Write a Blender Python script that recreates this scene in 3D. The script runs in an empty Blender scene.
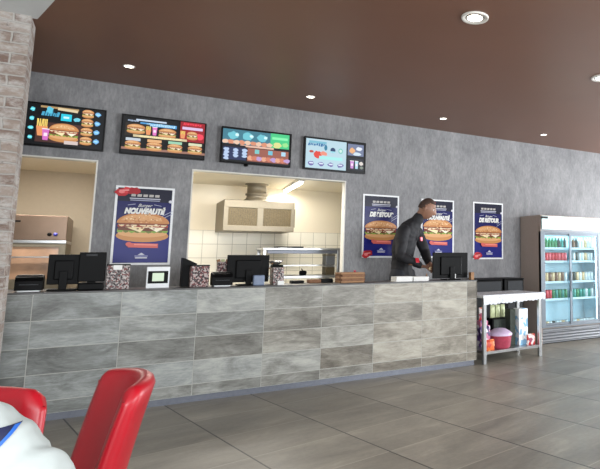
import bpy, bmesh, math, random
from mathutils import Vector, Matrix, Euler
R = math.radians
C = bpy.context.scene.collection
scn = bpy.context.scene

# ------------------------------------------------------------------ camera
F, CX, CY = 547.87, 486.3, 187.6                 # focal length and lens centre in pixels of the 600x469 frame
yaw, pitch, roll = R(33.97), 0.12503, -0.00089
fw = Vector((math.sin(yaw)*math.cos(pitch), math.cos(yaw)*math.cos(pitch), math.sin(pitch)))
rt = Vector((math.cos(yaw), -math.sin(yaw), 0)); up = rt.cross(fw)
r2 = rt*math.cos(roll) + up*math.sin(roll); u2 = -rt*math.sin(roll) + up*math.cos(roll)
cam = bpy.data.objects.new('camera', bpy.data.cameras.new('camera')); C.objects.link(cam)
M3 = Matrix((r2, u2, -fw)).transposed()
cam.matrix_world = Matrix.Translation((0, 0, 1.28)) @ M3.to_4x4()
cam.data.sensor_fit = 'HORIZONTAL'; cam.data.sensor_width = 36
cam.data.lens = F*36/600
cam.data.shift_x = (300-CX)/600; cam.data.shift_y = (CY-234.5)/600
cam.data.clip_start = .05
scn.camera = cam
# ------------------------------------------------------------------ light and exposure
scn.view_settings.view_transform = 'Standard'; scn.view_settings.look = 'None'
scn.view_settings.exposure = 0.9; scn.view_settings.gamma = 1.0
scn.view_settings.use_curve_mapping = False
w = bpy.data.worlds.new('world'); scn.world = w; w.use_nodes = True
w.node_tree.nodes['Background'].inputs[0].default_value = (.75, .85, 1, 1)
w.node_tree.nodes['Background'].inputs[1].default_value = 0.8

def area(name, loc, rot, sx, sy, power, col=(1, 1, 1), spread=180, parent=None):
    l = bpy.data.lights.new(name, 'AREA'); l.shape = 'RECTANGLE'; l.size = sx; l.size_y = sy
    l.energy = power; l.color = col; l.spread = R(spread)
    o = bpy.data.objects.new(name, l); C.objects.link(o); o.location = loc; o.rotation_euler = rot
    if parent: o.parent = parent
    return o
area('daylight_window_right_of_camera', (6.0, -1.38, 1.7), (R(90), 0, 0), 3.4, 2.2, 240, (.93, .97, 1))
area('daylight_window_left_of_camera', (-.3, -1.38, 1.5), (R(90), 0, 0), 3.2, 1.6, 115, (.95, .98, 1))
area('daylight_window_right_wall', (9.9, 4.6, 1.5), (0, R(90), 0), 2.4, 3.4, 230, (.93, .97, 1))
area('kitchen_tube_light', (2.057, 8.03, 2.235), (0, 0, R(-4.3)), .08, 1.25, 8, (1, .95, .86))
area('kitchen_front_added_fill', (1.2, 7.15, 2.285), (0, 0, 0), 1.3, .08, 28, (1, .95, .86))  # added fill behind the middle opening, no fitting belongs to it
area('kitchen_left_added_fill', (-.6, 7.12, 2.285), (0, 0, 0), .9, .08, 17, (1, .93, .84))  # unseen fill added to brighten the kitchen part around the oven

# ------------------------------------------------------------------ materials
def mat(name):
    m = bpy.data.materials.new(name); m.use_nodes = True
    nt = m.node_tree; return m, nt, nt.nodes['Principled BSDF']
def S(c):  # sRGB 0-255 to linear
    return tuple(((v/255)/12.92 if v/255 <= .04045 else ((v/255+.055)/1.055)**2.4) for v in c) + (1,)
def plain(name, col, rough=.5, metal=0, spec=.5, var=.08, scale=30, coat=0, bump=0):
    m, nt, b = mat(name)
    c = S(col)
    n = nt.nodes.new('ShaderNodeTexNoise'); n.inputs['Scale'].default_value = scale; n.inputs['Detail'].default_value = 4
    tc = nt.nodes.new('ShaderNodeTexCoord'); nt.links.new(tc.outputs['Object'], n.inputs['Vector'])
    r = nt.nodes.new('ShaderNodeValToRGB')
    r.color_ramp.elements[0].position = .3; r.color_ramp.elements[1].position = .7
    r.color_ramp.elements[0].color = tuple(v*(1-var) for v in c[:3])+(1,)
    r.color_ramp.elements[1].color = tuple(min(1, v*(1+var)) for v in c[:3])+(1,)
    nt.links.new(n.outputs['Fac'], r.inputs['Fac']); nt.links.new(r.outputs['Color'], b.inputs['Base Color'])
    b.inputs['Roughness'].default_value = rough; b.inputs['Metallic'].default_value = metal
    b.inputs['Specular IOR Level'].default_value = spec; b.inputs['Coat Weight'].default_value = coat
    if bump:
        bp = nt.nodes.new('ShaderNodeBump'); bp.inputs['Strength'].default_value = bump; bp.inputs['Distance'].default_value = .01
        nt.links.new(n.outputs['Fac'], bp.inputs['Height']); nt.links.new(bp.outputs['Normal'], b.inputs['Normal'])
    return m
def emis(name, col, strength):
    m, nt, b = mat(name)
    b.inputs['Base Color'].default_value = S(col); b.inputs['Emission Color'].default_value = S(col)
    b.inputs['Emission Strength'].default_value = strength
    return m
def math_n(nt, op, a, b=None, clamp=False):
    n = nt.nodes.new('ShaderNodeMath'); n.operation = op; n.use_clamp = clamp
    for i, v in enumerate((a, b)):
        if v is None: continue
        if isinstance(v, (int, float)): n.inputs[i].default_value = v
        else: nt.links.new(v, n.inputs[i])
    return n.outputs[0]
def ramp(nt, fac, stops):
    r = nt.nodes.new('ShaderNodeValToRGB'); cr = r.color_ramp
    while len(cr.elements) < len(stops): cr.elements.new(.5)
    for e, (p, c) in zip(cr.elements, stops): e.position = p; e.color = S(c)
    nt.links.new(fac, r.inputs['Fac']); return r.outputs['Color']
def mix(nt, fac, a, b, mode='MIX'):
    n = nt.nodes.new('ShaderNodeMixRGB'); n.blend_type = mode
    for i, v in enumerate((fac, a, b)):
        if isinstance(v, (int, float)): n.inputs[i].default_value = v
        elif isinstance(v, tuple): n.inputs[i].default_value = v
        else: nt.links.new(v, n.inputs[i])
    return n.outputs[0]
def noise(nt, vec, scale, detail=5, rough=.6, dist=0):
    n = nt.nodes.new('ShaderNodeTexNoise'); n.inputs['Scale'].default_value = scale
    n.inputs['Detail'].default_value = detail; n.inputs['Roughness'].default_value = rough; n.inputs['Distortion'].default_value = dist
    if vec is not None: nt.links.new(vec, n.inputs['Vector'])
    return n.outputs['Fac']
def mapping(nt, vec, loc=(0, 0, 0), rot=(0, 0, 0), sc=(1, 1, 1)):
    n = nt.nodes.new('ShaderNodeMapping'); n.inputs['Location'].default_value = loc
    n.inputs['Rotation'].default_value = rot; n.inputs['Scale'].default_value = sc
    nt.links.new(vec, n.inputs['Vector']); return n.outputs[0]
def objco(nt):
    return nt.nodes.new('ShaderNodeTexCoord').outputs['Object']

def mat_floor():
    m, nt, b = mat('grey stone floor tiles'); co = objco(nt)
    v = mapping(nt, co, rot=(0, 0, R(-11.93)))
    s = nt.nodes.new('ShaderNodeSeparateXYZ'); nt.links.new(v, s.inputs[0])
    U = math_n(nt, 'DIVIDE', math_n(nt, 'SUBTRACT', s.outputs[0], 1.612), .684)
    V = math_n(nt, 'DIVIDE', math_n(nt, 'SUBTRACT', s.outputs[1], 2.572), .545)
    def dist(t):
        f = math_n(nt, 'FRACT', t); return math_n(nt, 'MINIMUM', f, math_n(nt, 'SUBTRACT', 1.0, f))
    ju = math_n(nt, 'LESS_THAN', dist(U), .008); jv = math_n(nt, 'LESS_THAN', dist(V), .009)
    cb = nt.nodes.new('ShaderNodeCombineXYZ'); nt.links.new(math_n(nt, 'FLOOR', U), cb.inputs[0]); nt.links.new(math_n(nt, 'FLOOR', V), cb.inputs[1])
    wn = nt.nodes.new('ShaderNodeTexWhiteNoise'); nt.links.new(cb.outputs[0], wn.inputs['Vector'])
    off = nt.nodes.new('ShaderNodeVectorMath'); off.operation = 'MULTIPLY_ADD'
    nt.links.new(wn.outputs['Color'], off.inputs[0]); off.inputs[1].default_value = (9, 9, 9)
    nt.links.new(mapping(nt, v, sc=(1.0, 2.2, 1)), off.inputs[2])
    n1 = noise(nt, off.outputs[0], 1.3, 7, .62, .6); n2 = noise(nt, mapping(nt, off.outputs[0], sc=(1, 3, 1)), 2.6, 6, .7)
    n3 = noise(nt, v, 30, 4)
    f = math_n(nt, 'ADD', math_n(nt, 'MULTIPLY', n1, .65), math_n(nt, 'MULTIPLY', n2, .35))
    c = ramp(nt, f, [(.34, (104, 99, 90)), (.47, (130, 125, 114)), (.56, (146, 140, 128)), (.70, (184, 176, 160))])
    c = mix(nt, .22, c, ramp(nt, wn.outputs['Value'], [(0, (112, 107, 98)), (1, (160, 153, 140))]))
    c = mix(nt, .10, c, ramp(nt, n3, [(.35, (60, 58, 54)), (.65, (150, 145, 135))]))
    c = mix(nt, math_n(nt, 'MULTIPLY', jv, .5), c, S((176, 169, 154)))
    c = mix(nt, ju, c, S((48, 46, 44)))
    nt.links.new(c, b.inputs['Base Color'])
    nt.links.new(math_n(nt, 'ADD', math_n(nt, 'MULTIPLY', n2, .22), .26), b.inputs['Roughness'])
    b.inputs['Specular IOR Level'].default_value = .5
    return m
def mat_wall():
    m, nt, b = mat('grey concrete-look wallpaper'); co = objco(nt)
    n1 = noise(nt, mapping(nt, co, sc=(1.6, 1, .8)), 2.2, 8, .68, .3); n2 = noise(nt, mapping(nt, co, sc=(3, 1, 1)), 16, 5, .7)
    f = math_n(nt, 'ADD', math_n(nt, 'MULTIPLY', n1, .55), math_n(nt, 'MULTIPLY', n2, .45))
    c = ramp(nt, f, [(.32, (94, 94, 97)), (.5, (123, 123, 125)), (.68, (150, 150, 150))])
    nt.links.new(c, b.inputs['Base Color']); b.inputs['Roughness'].default_value = .62
    return m
def mat_counter():
    m, nt, b = mat('weathered grey stone facing tiles'); co = objco(nt)
    at = nt.nodes.new('ShaderNodeAttribute'); at.attribute_name = 'col'
    sp = nt.nodes.new('ShaderNodeSeparateXYZ'); nt.links.new(at.outputs['Vector'], sp.inputs[0])
    off = nt.nodes.new('ShaderNodeVectorMath'); off.operation = 'MULTIPLY_ADD'
    nt.links.new(at.outputs['Vector'], off.inputs[0]); off.inputs[1].default_value = (13, 7, 29)
    nt.links.new(mapping(nt, co, sc=(1.3, 1, 3.4)), off.inputs[2])
    n1 = noise(nt, off.outputs[0], 1.7, 8, .66, .8); n2 = noise(nt, mapping(nt, off.outputs[0], sc=(2, 1, 4)), 5, 6, .7, .4)
    f = math_n(nt, 'ADD', math_n(nt, 'MULTIPLY', n1, .68), math_n(nt, 'MULTIPLY', n2, .32))
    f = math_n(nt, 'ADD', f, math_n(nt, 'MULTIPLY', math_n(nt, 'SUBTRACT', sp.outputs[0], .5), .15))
    cold = ramp(nt, f, [(.33, (84, 85, 82)), (.46, (118, 121, 118)), (.54, (140, 144, 142)), (.67, (170, 172, 167))])
    warm = ramp(nt, f, [(.33, (84, 76, 63)), (.46, (124, 117, 104)), (.54, (148, 142, 129)), (.67, (176, 171, 157))])
    c = mix(nt, sp.outputs[1], cold, warm)
    nt.links.new(c, b.inputs['Base Color']); b.inputs['Roughness'].default_value = .45
    return m
def mat_brick():
    m, nt, b = mat('whitewashed brick'); co = objco(nt)
    sx = nt.nodes.new('ShaderNodeSeparateXYZ'); nt.links.new(co, sx.inputs[0])
    cb = nt.nodes.new('ShaderNodeCombineXYZ')
    nt.links.new(math_n(nt, 'ADD', sx.outputs[0], sx.outputs[1]), cb.inputs[0]); nt.links.new(sx.outputs[2], cb.inputs[1])
    wob = nt.nodes.new('ShaderNodeVectorMath'); wob.operation = 'MULTIPLY_ADD'
    nn = nt.nodes.new('ShaderNodeTexNoise'); nn.inputs['Scale'].default_value = 9; nt.links.new(co, nn.inputs['Vector'])
    nt.links.new(nn.outputs['Color'], wob.inputs[0]); wob.inputs[1].default_value = (.022, .022, 0); nt.links.new(cb.outputs[0], wob.inputs[2])
    br = nt.nodes.new('ShaderNodeTexBrick'); nt.links.new(wob.outputs[0], br.inputs['Vector'])
    br.inputs['Scale'].default_value = 1; br.inputs['Brick Width'].default_value = .235; br.inputs['Row Height'].default_value = .082
    br.inputs['Mortar Size'].default_value = .009; br.inputs['Mortar Smooth'].default_value = .5
    br.inputs['Color1'].default_value = S((112, 90, 80)); br.inputs['Color2'].default_value = S((152, 138, 128)); br.inputs['Mortar'].default_value = S((166, 160, 154))
    n1 = noise(nt, mapping(nt, co, sc=(1, 1, 2)), 7, 7, .7)
    c = mix(nt, ramp(nt, n1, [(.42, (0, 0, 0)), (.62, (255, 255, 255))]), br.outputs['Color'], S((178, 173, 168)))
    n2 = noise(nt, co, 15, 4, .7)
    c = mix(nt, ramp(nt, n2, [(.60, (0, 0, 0)), (.72, (220, 220, 220))]), c, S((78, 68, 64)))
    nt.links.new(c, b.inputs['Base Color']); b.inputs['Roughness'].default_value = .85
    bp = nt.nodes.new('ShaderNodeBump'); bp.inputs['Strength'].default_value = .7; bp.inputs['Distance'].default_value = .012; bp.invert = True
    nt.links.new(br.outputs['Fac'], bp.inputs['Height']); nt.links.new(bp.outputs['Normal'], b.inputs['Normal'])
    return m
def mat_kitchen():
    m, nt, b = mat('cream paint over white square tiles'); co = objco(nt)
    s = nt.nodes.new('ShaderNodeSeparateXYZ'); nt.links.new(co, s.inputs[0])
    def j(o, off):
        f = math_n(nt, 'FRACT', math_n(nt, 'DIVIDE', math_n(nt, 'SUBTRACT', s.outputs[o], off), .195))
        return math_n(nt, 'LESS_THAN', f, .035)
    g = math_n(nt, 'MAXIMUM', j(0, 1.60), j(2, 1.65))
    tile = mix(nt, g, S((236, 232, 218)), S((176, 172, 158)))
    isw = math_n(nt, 'GREATER_THAN', s.outputs[2], 1.655)
    c = mix(nt, isw, tile, S((234, 224, 202)))
    nt.links.new(c, b.inputs['Base Color']); b.inputs['Roughness'].default_value = .4
    return m
def mat_attr(name, emit=0, rough=.4, coat=0):
    m, nt, b = mat(name)
    at = nt.nodes.new('ShaderNodeAttribute'); at.attribute_name = 'col'
    if emit:
        b.inputs['Base Color'].default_value = (.01, .01, .01, 1)
        nt.links.new(at.outputs['Color'], b.inputs['Emission Color']); b.inputs['Emission Strength'].default_value = emit
    else:
        nt.links.new(at.outputs['Color'], b.inputs['Base Color'])
    b.inputs['Roughness'].default_value = rough; b.inputs['Coat Weight'].default_value = coat; b.inputs['Coat Roughness'].default_value = .22; b.inputs['Specular IOR Level'].default_value = .2
    return m
def mat_glass(name, tint=(1, 1, 1), gl=.08):
    m = bpy.data.materials.new(name); m.use_nodes = True; nt = m.node_tree; nt.nodes.clear()
    o = nt.nodes.new('ShaderNodeOutputMaterial'); mx = nt.nodes.new('ShaderNodeMixShader'); mx.inputs[0].default_value = gl
    t = nt.nodes.new('ShaderNodeBsdfTransparent'); t.inputs[0].default_value = tint+(1,)
    g = nt.nodes.new('ShaderNodeBsdfGlossy'); g.inputs['Roughness'].default_value = .05
    nt.links.new(t.outputs[0], mx.inputs[1]); nt.links.new(g.outputs[0], mx.inputs[2]); nt.links.new(mx.outputs[0], o.inputs[0])
    return m
def mat_pattern(name, cols, scale=38):
    m, nt, b = mat(name); co = objco(nt)
    v = nt.nodes.new('ShaderNodeTexVoronoi'); v.inputs['Scale'].default_value = scale; nt.links.new(co, v.inputs['Vector'])
    s = nt.nodes.new('ShaderNodeSeparateXYZ'); nt.links.new(v.outputs['Color'], s.inputs[0])
    k = len(cols); r = ramp(nt, s.outputs[0], [(i/k, c) for i, c in enumerate(cols)])
    r.node.color_ramp.interpolation = 'CONSTANT'
    nt.links.new(r, b.inputs['Base Color']); b.inputs['Roughness'].default_value = .5
    return m

M = dict(
    floor=mat_floor(), wall=mat_wall(), counter=mat_counter(), brick=mat_brick(), kitchen=mat_kitchen(),
    ceiling=plain('brown satin ceiling paint', (110, 76, 59), .42, var=.03, scale=2),
    grey_ceiling=plain('pale grey plasterboard', (205, 207, 207), .8, var=.02),
    white_wall=plain('off-white wall paint', (196, 196, 192), .8, var=.02),
    grout=plain('pale tile grout', (170, 170, 164), .8),
    counter_top=plain('dark grey counter edge', (72, 72, 72), .4),
    plinth=plain('blue-grey metal plinth', (104, 108, 118), .4, metal=.3),
    cream=plain('cream kitchen paint', (240, 232, 212), .7, var=.02),
    beige=plain('beige kitchen paint', (190, 178, 158), .7, var=.02),
    trim=plain('pale opening trim', (205, 203, 196), .5, var=.02),
    black=plain('matt black plastic', (4, 4, 5), .5, spec=.12), black_gloss=plain('glossy black plastic', (4, 4, 5), .3, spec=.2),
    dark_grey=plain('dark grey plastic', (40, 42, 45), .45, spec=.2), steel=plain('brushed stainless steel', (190, 192, 194), .32, metal=1, var=.05, scale=12),
    hood_steel=plain('hood stainless steel', (128, 120, 104), .45, metal=.5, var=.04),
    filter=plain('greasy grease-filter mesh', (92, 80, 56), .5, metal=.3, var=.3, scale=70),
    warm_reflection_steel=plain('steel with painted warm reflection', (120, 102, 88), .35, metal=.75, var=.08, scale=6),  # brown tint paints the warm reflection on plain brushed steel
    oven_glass=plain('oven glass with painted warm light', (176, 142, 116), .2, var=.25, scale=5),  # tan colour stands in for the warm light and reflections in the pane
    white=plain('white paper', (225, 225, 222), .6, var=.03), white_plastic=plain('white plastic', (222, 224, 226), .4, var=.03),
    kraft=plain('kraft cardboard', (150, 112, 78), .7, var=.12), kraft_dark=plain('brown wicker', (122, 84, 56), .7, var=.3, scale=80),
    red=plain('red faux leather', (166, 12, 30), .36, var=.05, scale=8, spec=.5), wood=plain('dark wood legs', (50, 34, 26), .4, var=.2),
    skin=plain('brown skin', (142, 104, 84), .5, var=.03), skin_light=plain('light skin', (196, 150, 126), .5, var=.03),
    hair=plain('short dark brown hair', (66, 48, 40), .8, var=.2, scale=90), eye=plain('eye white', (215, 210, 205), .3), iris=plain('dark iris', (26, 18, 14), .3),
    lips=plain('lip colour', (112, 66, 60), .5),
    jacket=plain('black jacket cloth', (20, 20, 25), .75, var=.2, scale=25, bump=.3), trousers=plain('dark trousers cloth', (30, 32, 40), .8),
    sweat=plain('white sweatshirt cloth', (164, 170, 168), .85, var=.04, scale=14, bump=.35), navy=plain('navy printed cloth', (18, 26, 62), .7, var=.1),
    blue_edge=plain('bright blue piping', (30, 86, 168), .6), shoe=plain('dark shoe', (25, 25, 27), .5),
    poster=mat_attr('printed poster paper', 0, .55, .15), screen=mat_attr('menu screen pixels', .62), printed=mat_attr('printed packaging', 0, .4),
    fridge_side=plain('grey-brown painted steel', (168, 154, 144), .45, metal=.0, var=.03), fridge_grey=plain('silver grey steel', (124, 127, 131), .4, metal=.5, var=.04),
    door_frame=plain('anodised aluminium', (112, 120, 128), .4, metal=.5, var=.03), liner=plain('white fridge liner', (205, 232, 240), .5, var=.02),
    sign=emis('lit fridge sign', (222, 246, 244), .60), led=emis('white led strip', (215, 240, 255), 1.2), lamp=emis('lamp diffuser', (255, 246, 230), 6), tube=emis('fluorescent tube', (255, 250, 236), 5.5),
    reflector=plain('white lamp reflector', (215, 212, 205), .3, var=.02), glass=mat_glass('clear fridge glass', (.93, .98, 1)), pos_green=emis('pale green display', (176, 190, 168), .3),
    blue_knob=plain('blue knob', (70, 70, 160), .4), pat1=mat_pattern('patterned packaging dark', [(30, 22, 24), (160, 150, 146), (110, 56, 54), (90, 80, 80), (180, 172, 168)], 85),
    pat2=mat_pattern('patterned packaging red', [(60, 24, 26), (176, 150, 146), (104, 40, 42), (40, 28, 30), (170, 160, 156)], 80),
    pat_purple=mat_pattern('purple and white packaging', [(92, 60, 130), (220, 214, 226), (60, 40, 88), (200, 120, 150)], 22),
    pat_red=mat_pattern('red and white packaging', [(186, 40, 44), (226, 214, 212), (150, 50, 80), (214, 120, 90)], 22),
    pat_orange=mat_pattern('orange packaging', [(214, 104, 50), (190, 60, 40), (230, 170, 120)], 22),
    tub_pink=plain('pink tub', (168, 66, 86), .35, var=.15), tub_lid=plain('pale violet lid', (196, 176, 204), .35), pouch=plain('pale green pouch', (188, 196, 150), .4, var=.15),
    dark_green=plain('dark green carton', (42, 50, 42), .5, var=.3), pat_milk=mat_pattern('blue and white carton', [(222, 232, 238), (130, 180, 214), (236, 240, 242), (240, 244, 244)], 16),
    film=plain('crumpled white plastic film', (214, 218, 224), .25, var=.25, scale=40, bump=.8), blue_cup=plain('blue-grey plastic', (112, 126, 150), .4),
    silver=plain('silver bowl', (196, 192, 186), .25, metal=.9),
)
def can_mat(n, c): return plain(n, c, .3, metal=.15, var=.12, scale=60)
for n, c in dict(can_red=(206, 40, 58), can_pink=(226, 96, 110), can_green=(28, 130, 74), can_dark=(44, 62, 56), can_cream=(222, 196, 150), can_brown=(126, 92, 66), can_teal=(40, 150, 136), can_white=(220, 236, 238)).items():
    M[n] = can_mat(n.replace('can_', '')+' drink packaging', c)

# ------------------------------------------------------------------ mesh helpers
def link(name, me, parent=None, loc=None, rotz=None):
    o = bpy.data.objects.new(name, me); C.objects.link(o)
    if parent: o.parent = parent
    if loc is not None: o.location = loc
    if rotz is not None: o.rotation_euler = (0, 0, rotz)
    return o
class MB:
    def __init__(s): s.bm = bmesh.new(); s.col = None; s.T = Matrix(); s.mi = 0; s.smooth = False
    def _fin(s, vs, fs):
        for v in vs: v.co = s.T @ v.co
        for f in fs: f.material_index = s.mi; f.smooth = s.smooth
    def box(s, x0, x1, y0, y1, z0, z1, bev=0, seg=2):
        r = bmesh.ops.create_cube(s.bm, size=1); vs = r['verts']
        for v in vs: v.co = Vector((x0+(v.co.x+.5)*(x1-x0), y0+(v.co.y+.5)*(y1-y0), z0+(v.co.z+.5)*(z1-z0)))
        fs = list({f for v in vs for f in v.link_faces})
        if bev:
            es = list({e for v in vs for e in v.link_edges})
            rr = bmesh.ops.bevel(s.bm, geom=es, offset=bev, segments=seg, affect='EDGES', profile=.5)
            vs = list({v for f in rr['faces'] for v in f.verts} | {v for v in vs if v.is_valid})
            fs = list({f for v in vs for f in v.link_faces})
        s._fin(vs, fs); return s
    def lathe(s, prof, c=(0, 0, 0), n=24, axis='Z', cap=True):
        rings = []; allv = []
        for (r, h) in prof:
            ring = []
            for i in range(n):
                a = 2*math.pi*i/n; p = (r*math.cos(a), r*math.sin(a), h)
                if axis == 'Y': p = (p[0], h, p[1])
                if axis == 'X': p = (h, p[0], p[1])
                ring.append(s.bm.verts.new((c[0]+p[0], c[1]+p[1], c[2]+p[2])))
            rings.append(ring); allv += ring
        fs = []
        for a, b in zip(rings, rings[1:]):
            for i in range(n): fs.append(s.bm.faces.new((a[i], a[(i+1) % n], b[(i+1) % n], b[i])))
        if cap:
            fs.append(s.bm.faces.new(rings[0][::-1])); fs.append(s.bm.faces.new(rings[-1]))
        s._fin(allv, fs); return s
    def cyl(s, c, r, h, n=20, axis='Z', r2=None): return s.lathe([(r, 0), (r if r2 is None else r2, h)], c, n, axis)
    def tube(s, pts, r, n=10):
        pts = [Vector(p) for p in pts]; rs = r if isinstance(r, (list, tuple)) else [r]*len(pts)
        rings = []; allv = []
        for i, p in enumerate(pts):
            d = (pts[min(i+1, len(pts)-1)]-pts[max(i-1, 0)]).normalized()
            a = d.orthogonal().normalized() if i == 0 else (pa - d*pa.dot(d)).normalized()
            pa = a; b = d.cross(a)
            ring = [s.bm.verts.new(p+(a*math.cos(t)+b*math.sin(t))*rs[i]) for t in [2*math.pi*k/n for k in range(n)]]
            rings.append(ring); allv += ring
        fs = [s.bm.faces.new((a[i], a[(i+1) % n], b[(i+1) % n], b[i])) for a, b in zip(rings, rings[1:]) for i in range(n)]
        fs += [s.bm.faces.new(rings[0][::-1]), s.bm.faces.new(rings[-1])]
        s._fin(allv, fs); return s
    def prism(s, pts, y0, y1):       # outline in x,z pushed along y
        a = [s.bm.verts.new((x, y0, z)) for x, z in pts]; b = [s.bm.verts.new((x, y1, z)) for x, z in pts]
        n = len(pts); fs = [s.bm.faces.new(a), s.bm.faces.new(b[::-1])]
        fs += [s.bm.faces.new((a[(i+1) % n], a[i], b[i], b[(i+1) % n])) for i in range(n)]
        s._fin(a+b, fs); return s
    def prismz(s, pts, z0, z1):
        a = [s.bm.verts.new((x, y, z0)) for x, y in pts]; b = [s.bm.verts.new((x, y, z1)) for x, y in pts]
        n = len(pts); fs = [s.bm.faces.new(a[::-1]), s.bm.faces.new(b)]
        fs += [s.bm.faces.new((a[i], a[(i+1) % n], b[(i+1) % n], b[i])) for i in range(n)]
        s._fin(a+b, fs); return s
    def build(s, name, mats, parent=None, loc=None, rotz=None):
        bmesh.ops.recalc_face_normals(s.bm, faces=s.bm.faces[:])
        me = bpy.data.meshes.new(name); s.bm.to_mesh(me); s.bm.free()
        for m in (mats if isinstance(mats, (list, tuple)) else [mats]): me.materials.append(m if not isinstance(m, str) else M[m])
        return link(name, me, parent, loc, rotz)
class Art:
    """flat artwork facing -Y: each element sits a hair in front of the one before; colours in attribute 'col'"""
    def __init__(s, y=0, step=.0003): s.bm = bmesh.new(); s.cl = s.bm.loops.layers.float_color.new('col'); s.y = y; s.st = step
    def poly(s, pts, col):
        s.y -= s.st
        f = s.bm.faces.new([s.bm.verts.new((x, s.y, z)) for x, z in pts]); c = S(col)
        for l in f.loops: l[s.cl] = c
        f.normal_update()
        if f.normal.y > 0: f.normal_flip()
    def rect(s, x, z, w, h, col, rot=0, skew=0):
        ca, sa = math.cos(rot), math.sin(rot); p = []
        for a, b in ((-1, -1), (1, -1), (1, 1), (-1, 1)):
            u = a*w/2+skew*b*h/2; v = b*h/2; p.append((x+u*ca-v*sa, z+u*sa+v*ca))
        s.poly(p, col)
    def ell(s, x, z, rx, rz, col, n=20, a0=0, a1=360, rot=0):
        p = []
        for i in range(n+(a1-a0 < 360)):
            a = R(a0+(a1-a0)*i/n); u, v = rx*math.cos(a), rz*math.sin(a)
            p.append((x+u*math.cos(rot)-v*math.sin(rot), z+u*math.sin(rot)+v*math.cos(rot)))
        s.poly(p, col)
    def blob(s, x, z, rx, rz, col, rnd, n=12):
        s.poly([(x+rx*math.cos(2*math.pi*i/n)*rnd.uniform(.7, 1.1), z+rz*math.sin(2*math.pi*i/n)*rnd.uniform(.7, 1.1)) for i in range(n)], col)
    def build(s, name, m, parent=None, loc=None):
        me = bpy.data.meshes.new(name); s.bm.to_mesh(me); s.bm.free(); me.materials.append(M[m]); return link(name, me, parent, loc)
def text(name, txt, size, m, parent, loc, shear=0, sx=1, bold=.0):
    cu = bpy.data.curves.new('t', 'FONT'); cu.body = txt; cu.size = size; cu.align_x = 'CENTER'; cu.align_y = 'CENTER'; cu.shear = shear; cu.offset = bold; cu.extrude = .0004
    o = bpy.data.objects.new('t', cu); C.objects.link(o)
    dg = bpy.context.evaluated_depsgraph_get(); me = bpy.data.meshes.new_from_object(o.evaluated_get(dg))
    bpy.data.objects.remove(o); bpy.data.curves.remove(cu)
    me.transform(Matrix.Rotation(R(90), 4, 'X') @ Matrix.Scale(sx, 4, (1, 0, 0)))
    me.materials.clear(); me.materials.append(m if not isinstance(m, str) else M[m]); me.name = name
    return link(name, me, parent, loc)
def tag(o, label=None, cat=None, group=None, kind=None):
    if label: o['label'] = label
    if cat: o['category'] = cat
    if group: o['group'] = group
    if kind: o['kind'] = kind
    return o
def thing(name, label, cat, loc=(0, 0, 0), rotz=0, group=None):
    o = bpy.data.objects.new(name, None); C.objects.link(o); o.location = loc; o.rotation_euler = (0, 0, rotz); o.empty_display_size = .1
    return tag(o, label, cat, group)
def dup(root, loc, label=None, rotz=None, group=None):
    r = root.copy(); C.objects.link(r); r.location = loc
    if rotz is not None: r.rotation_euler = (0, 0, rotz)
    if label: r['label'] = label
    if group: r['group'] = group
    for ch in list(root.children):
        c = ch.copy(); C.objects.link(c); c.parent = r
        for g in ch.children:
            d = g.copy(); C.objects.link(d); d.parent = c
    return r
def struct(name, mb, m): return tag(mb.build(name, m), kind='structure')
def bx(name, m, parent, *a, **k): return MB().box(*a, **k).build(name, m, parent)

# ------------------------------------------------------------------ the setting
H = 3.10; YW = 6.85
X0, X1, YF = -3.6, 10.0, -1.5
struct('floor', MB().box(X0, X1, YF, YW+.1, -.1, 0), 'floor')
struct('ceiling', MB().box(X0, X1, YF, YW+.1, H, H+.1), 'ceiling')
# pale grey part of the ceiling, left of the line that runs from the brick pillar
struct('ceiling_left', MB().prismz([(-3.6, 5.2), (-.615, 5.245), (-.485, 4.807), (1.15, -1.0), (-3.6, -1.0)][::-1], H-.012, H+.01), 'grey_ceiling')
wb = MB()
def wseg(x0, x1, z0, z1): wb.box(x0, x1, YW, YW+.10, z0, z1)
wseg(X0, -1.35, 0, H); wseg(-1.35, -.205, 0, .88); wseg(-1.35, -.205, 2.266, H); wseg(-.205, .655, 0, H)
wseg(.655, 2.425, 0, .88); wseg(.655, 2.425, 2.252, H); wseg(2.425, X1, 0, H)
struct('wall_back', wb, 'wall')
def opening_trim(name, x0, x1, z0, z1):
    t = MB(); w_ = .014
    for a in ((x0-w_, x0, z0, z1+w_), (x1, x1+w_, z0, z1+w_), (x0, x1, z1, z1+w_), (x0, x1, z0-w_, z0)):
        t.box(a[0], a[1], YW-.004, YW+.104, a[2], a[3])
    struct(name, t, 'trim')
opening_trim('trim_1', -1.35+.014, -.205-.014, .894, 2.252); opening_trim('trim_2', .669, 2.411, .894, 2.238)
struct('wall_left', MB().box(X0-.1, X0, YF, YW+.1, 0, H), 'white_wall')
# wall behind the camera and right wall, with window openings for the daylight
wf = MB()
for a in ((X0, -1.9, 0, H), (-1.9, 1.3, 0, .7), (-1.9, 1.3, 2.35, H), (1.3, 4.3, 0, H), (4.3, 7.7, 0, .6), (4.3, 7.7, 2.8, H), (7.7, X1, 0, H)):
    wf.box(a[0], a[1], YF-.1, YF, a[2], a[3])
struct('wall_front', wf, 'white_wall')
wr = MB()
for a in ((YF, 2.9, 0, H), (2.9, 6.3, 0, .3), (2.9, 6.3, 2.7, H), (6.3, YW+.1, 0, H)): wr.box(X1, X1+.1, a[0], a[1], a[2], a[3])
struct('wall_right', wr, 'white_wall')
tag(MB().box(-1.45, -.645, 5.2, 5.46, 0, H-.012).build('brick_pillar', 'brick'), 'square whitewashed brick pillar rising to the ceiling in front of the counter', 'pillar', kind='structure')
bpy.data.objects['brick_pillar'].name = 'wall_pillar'

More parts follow.
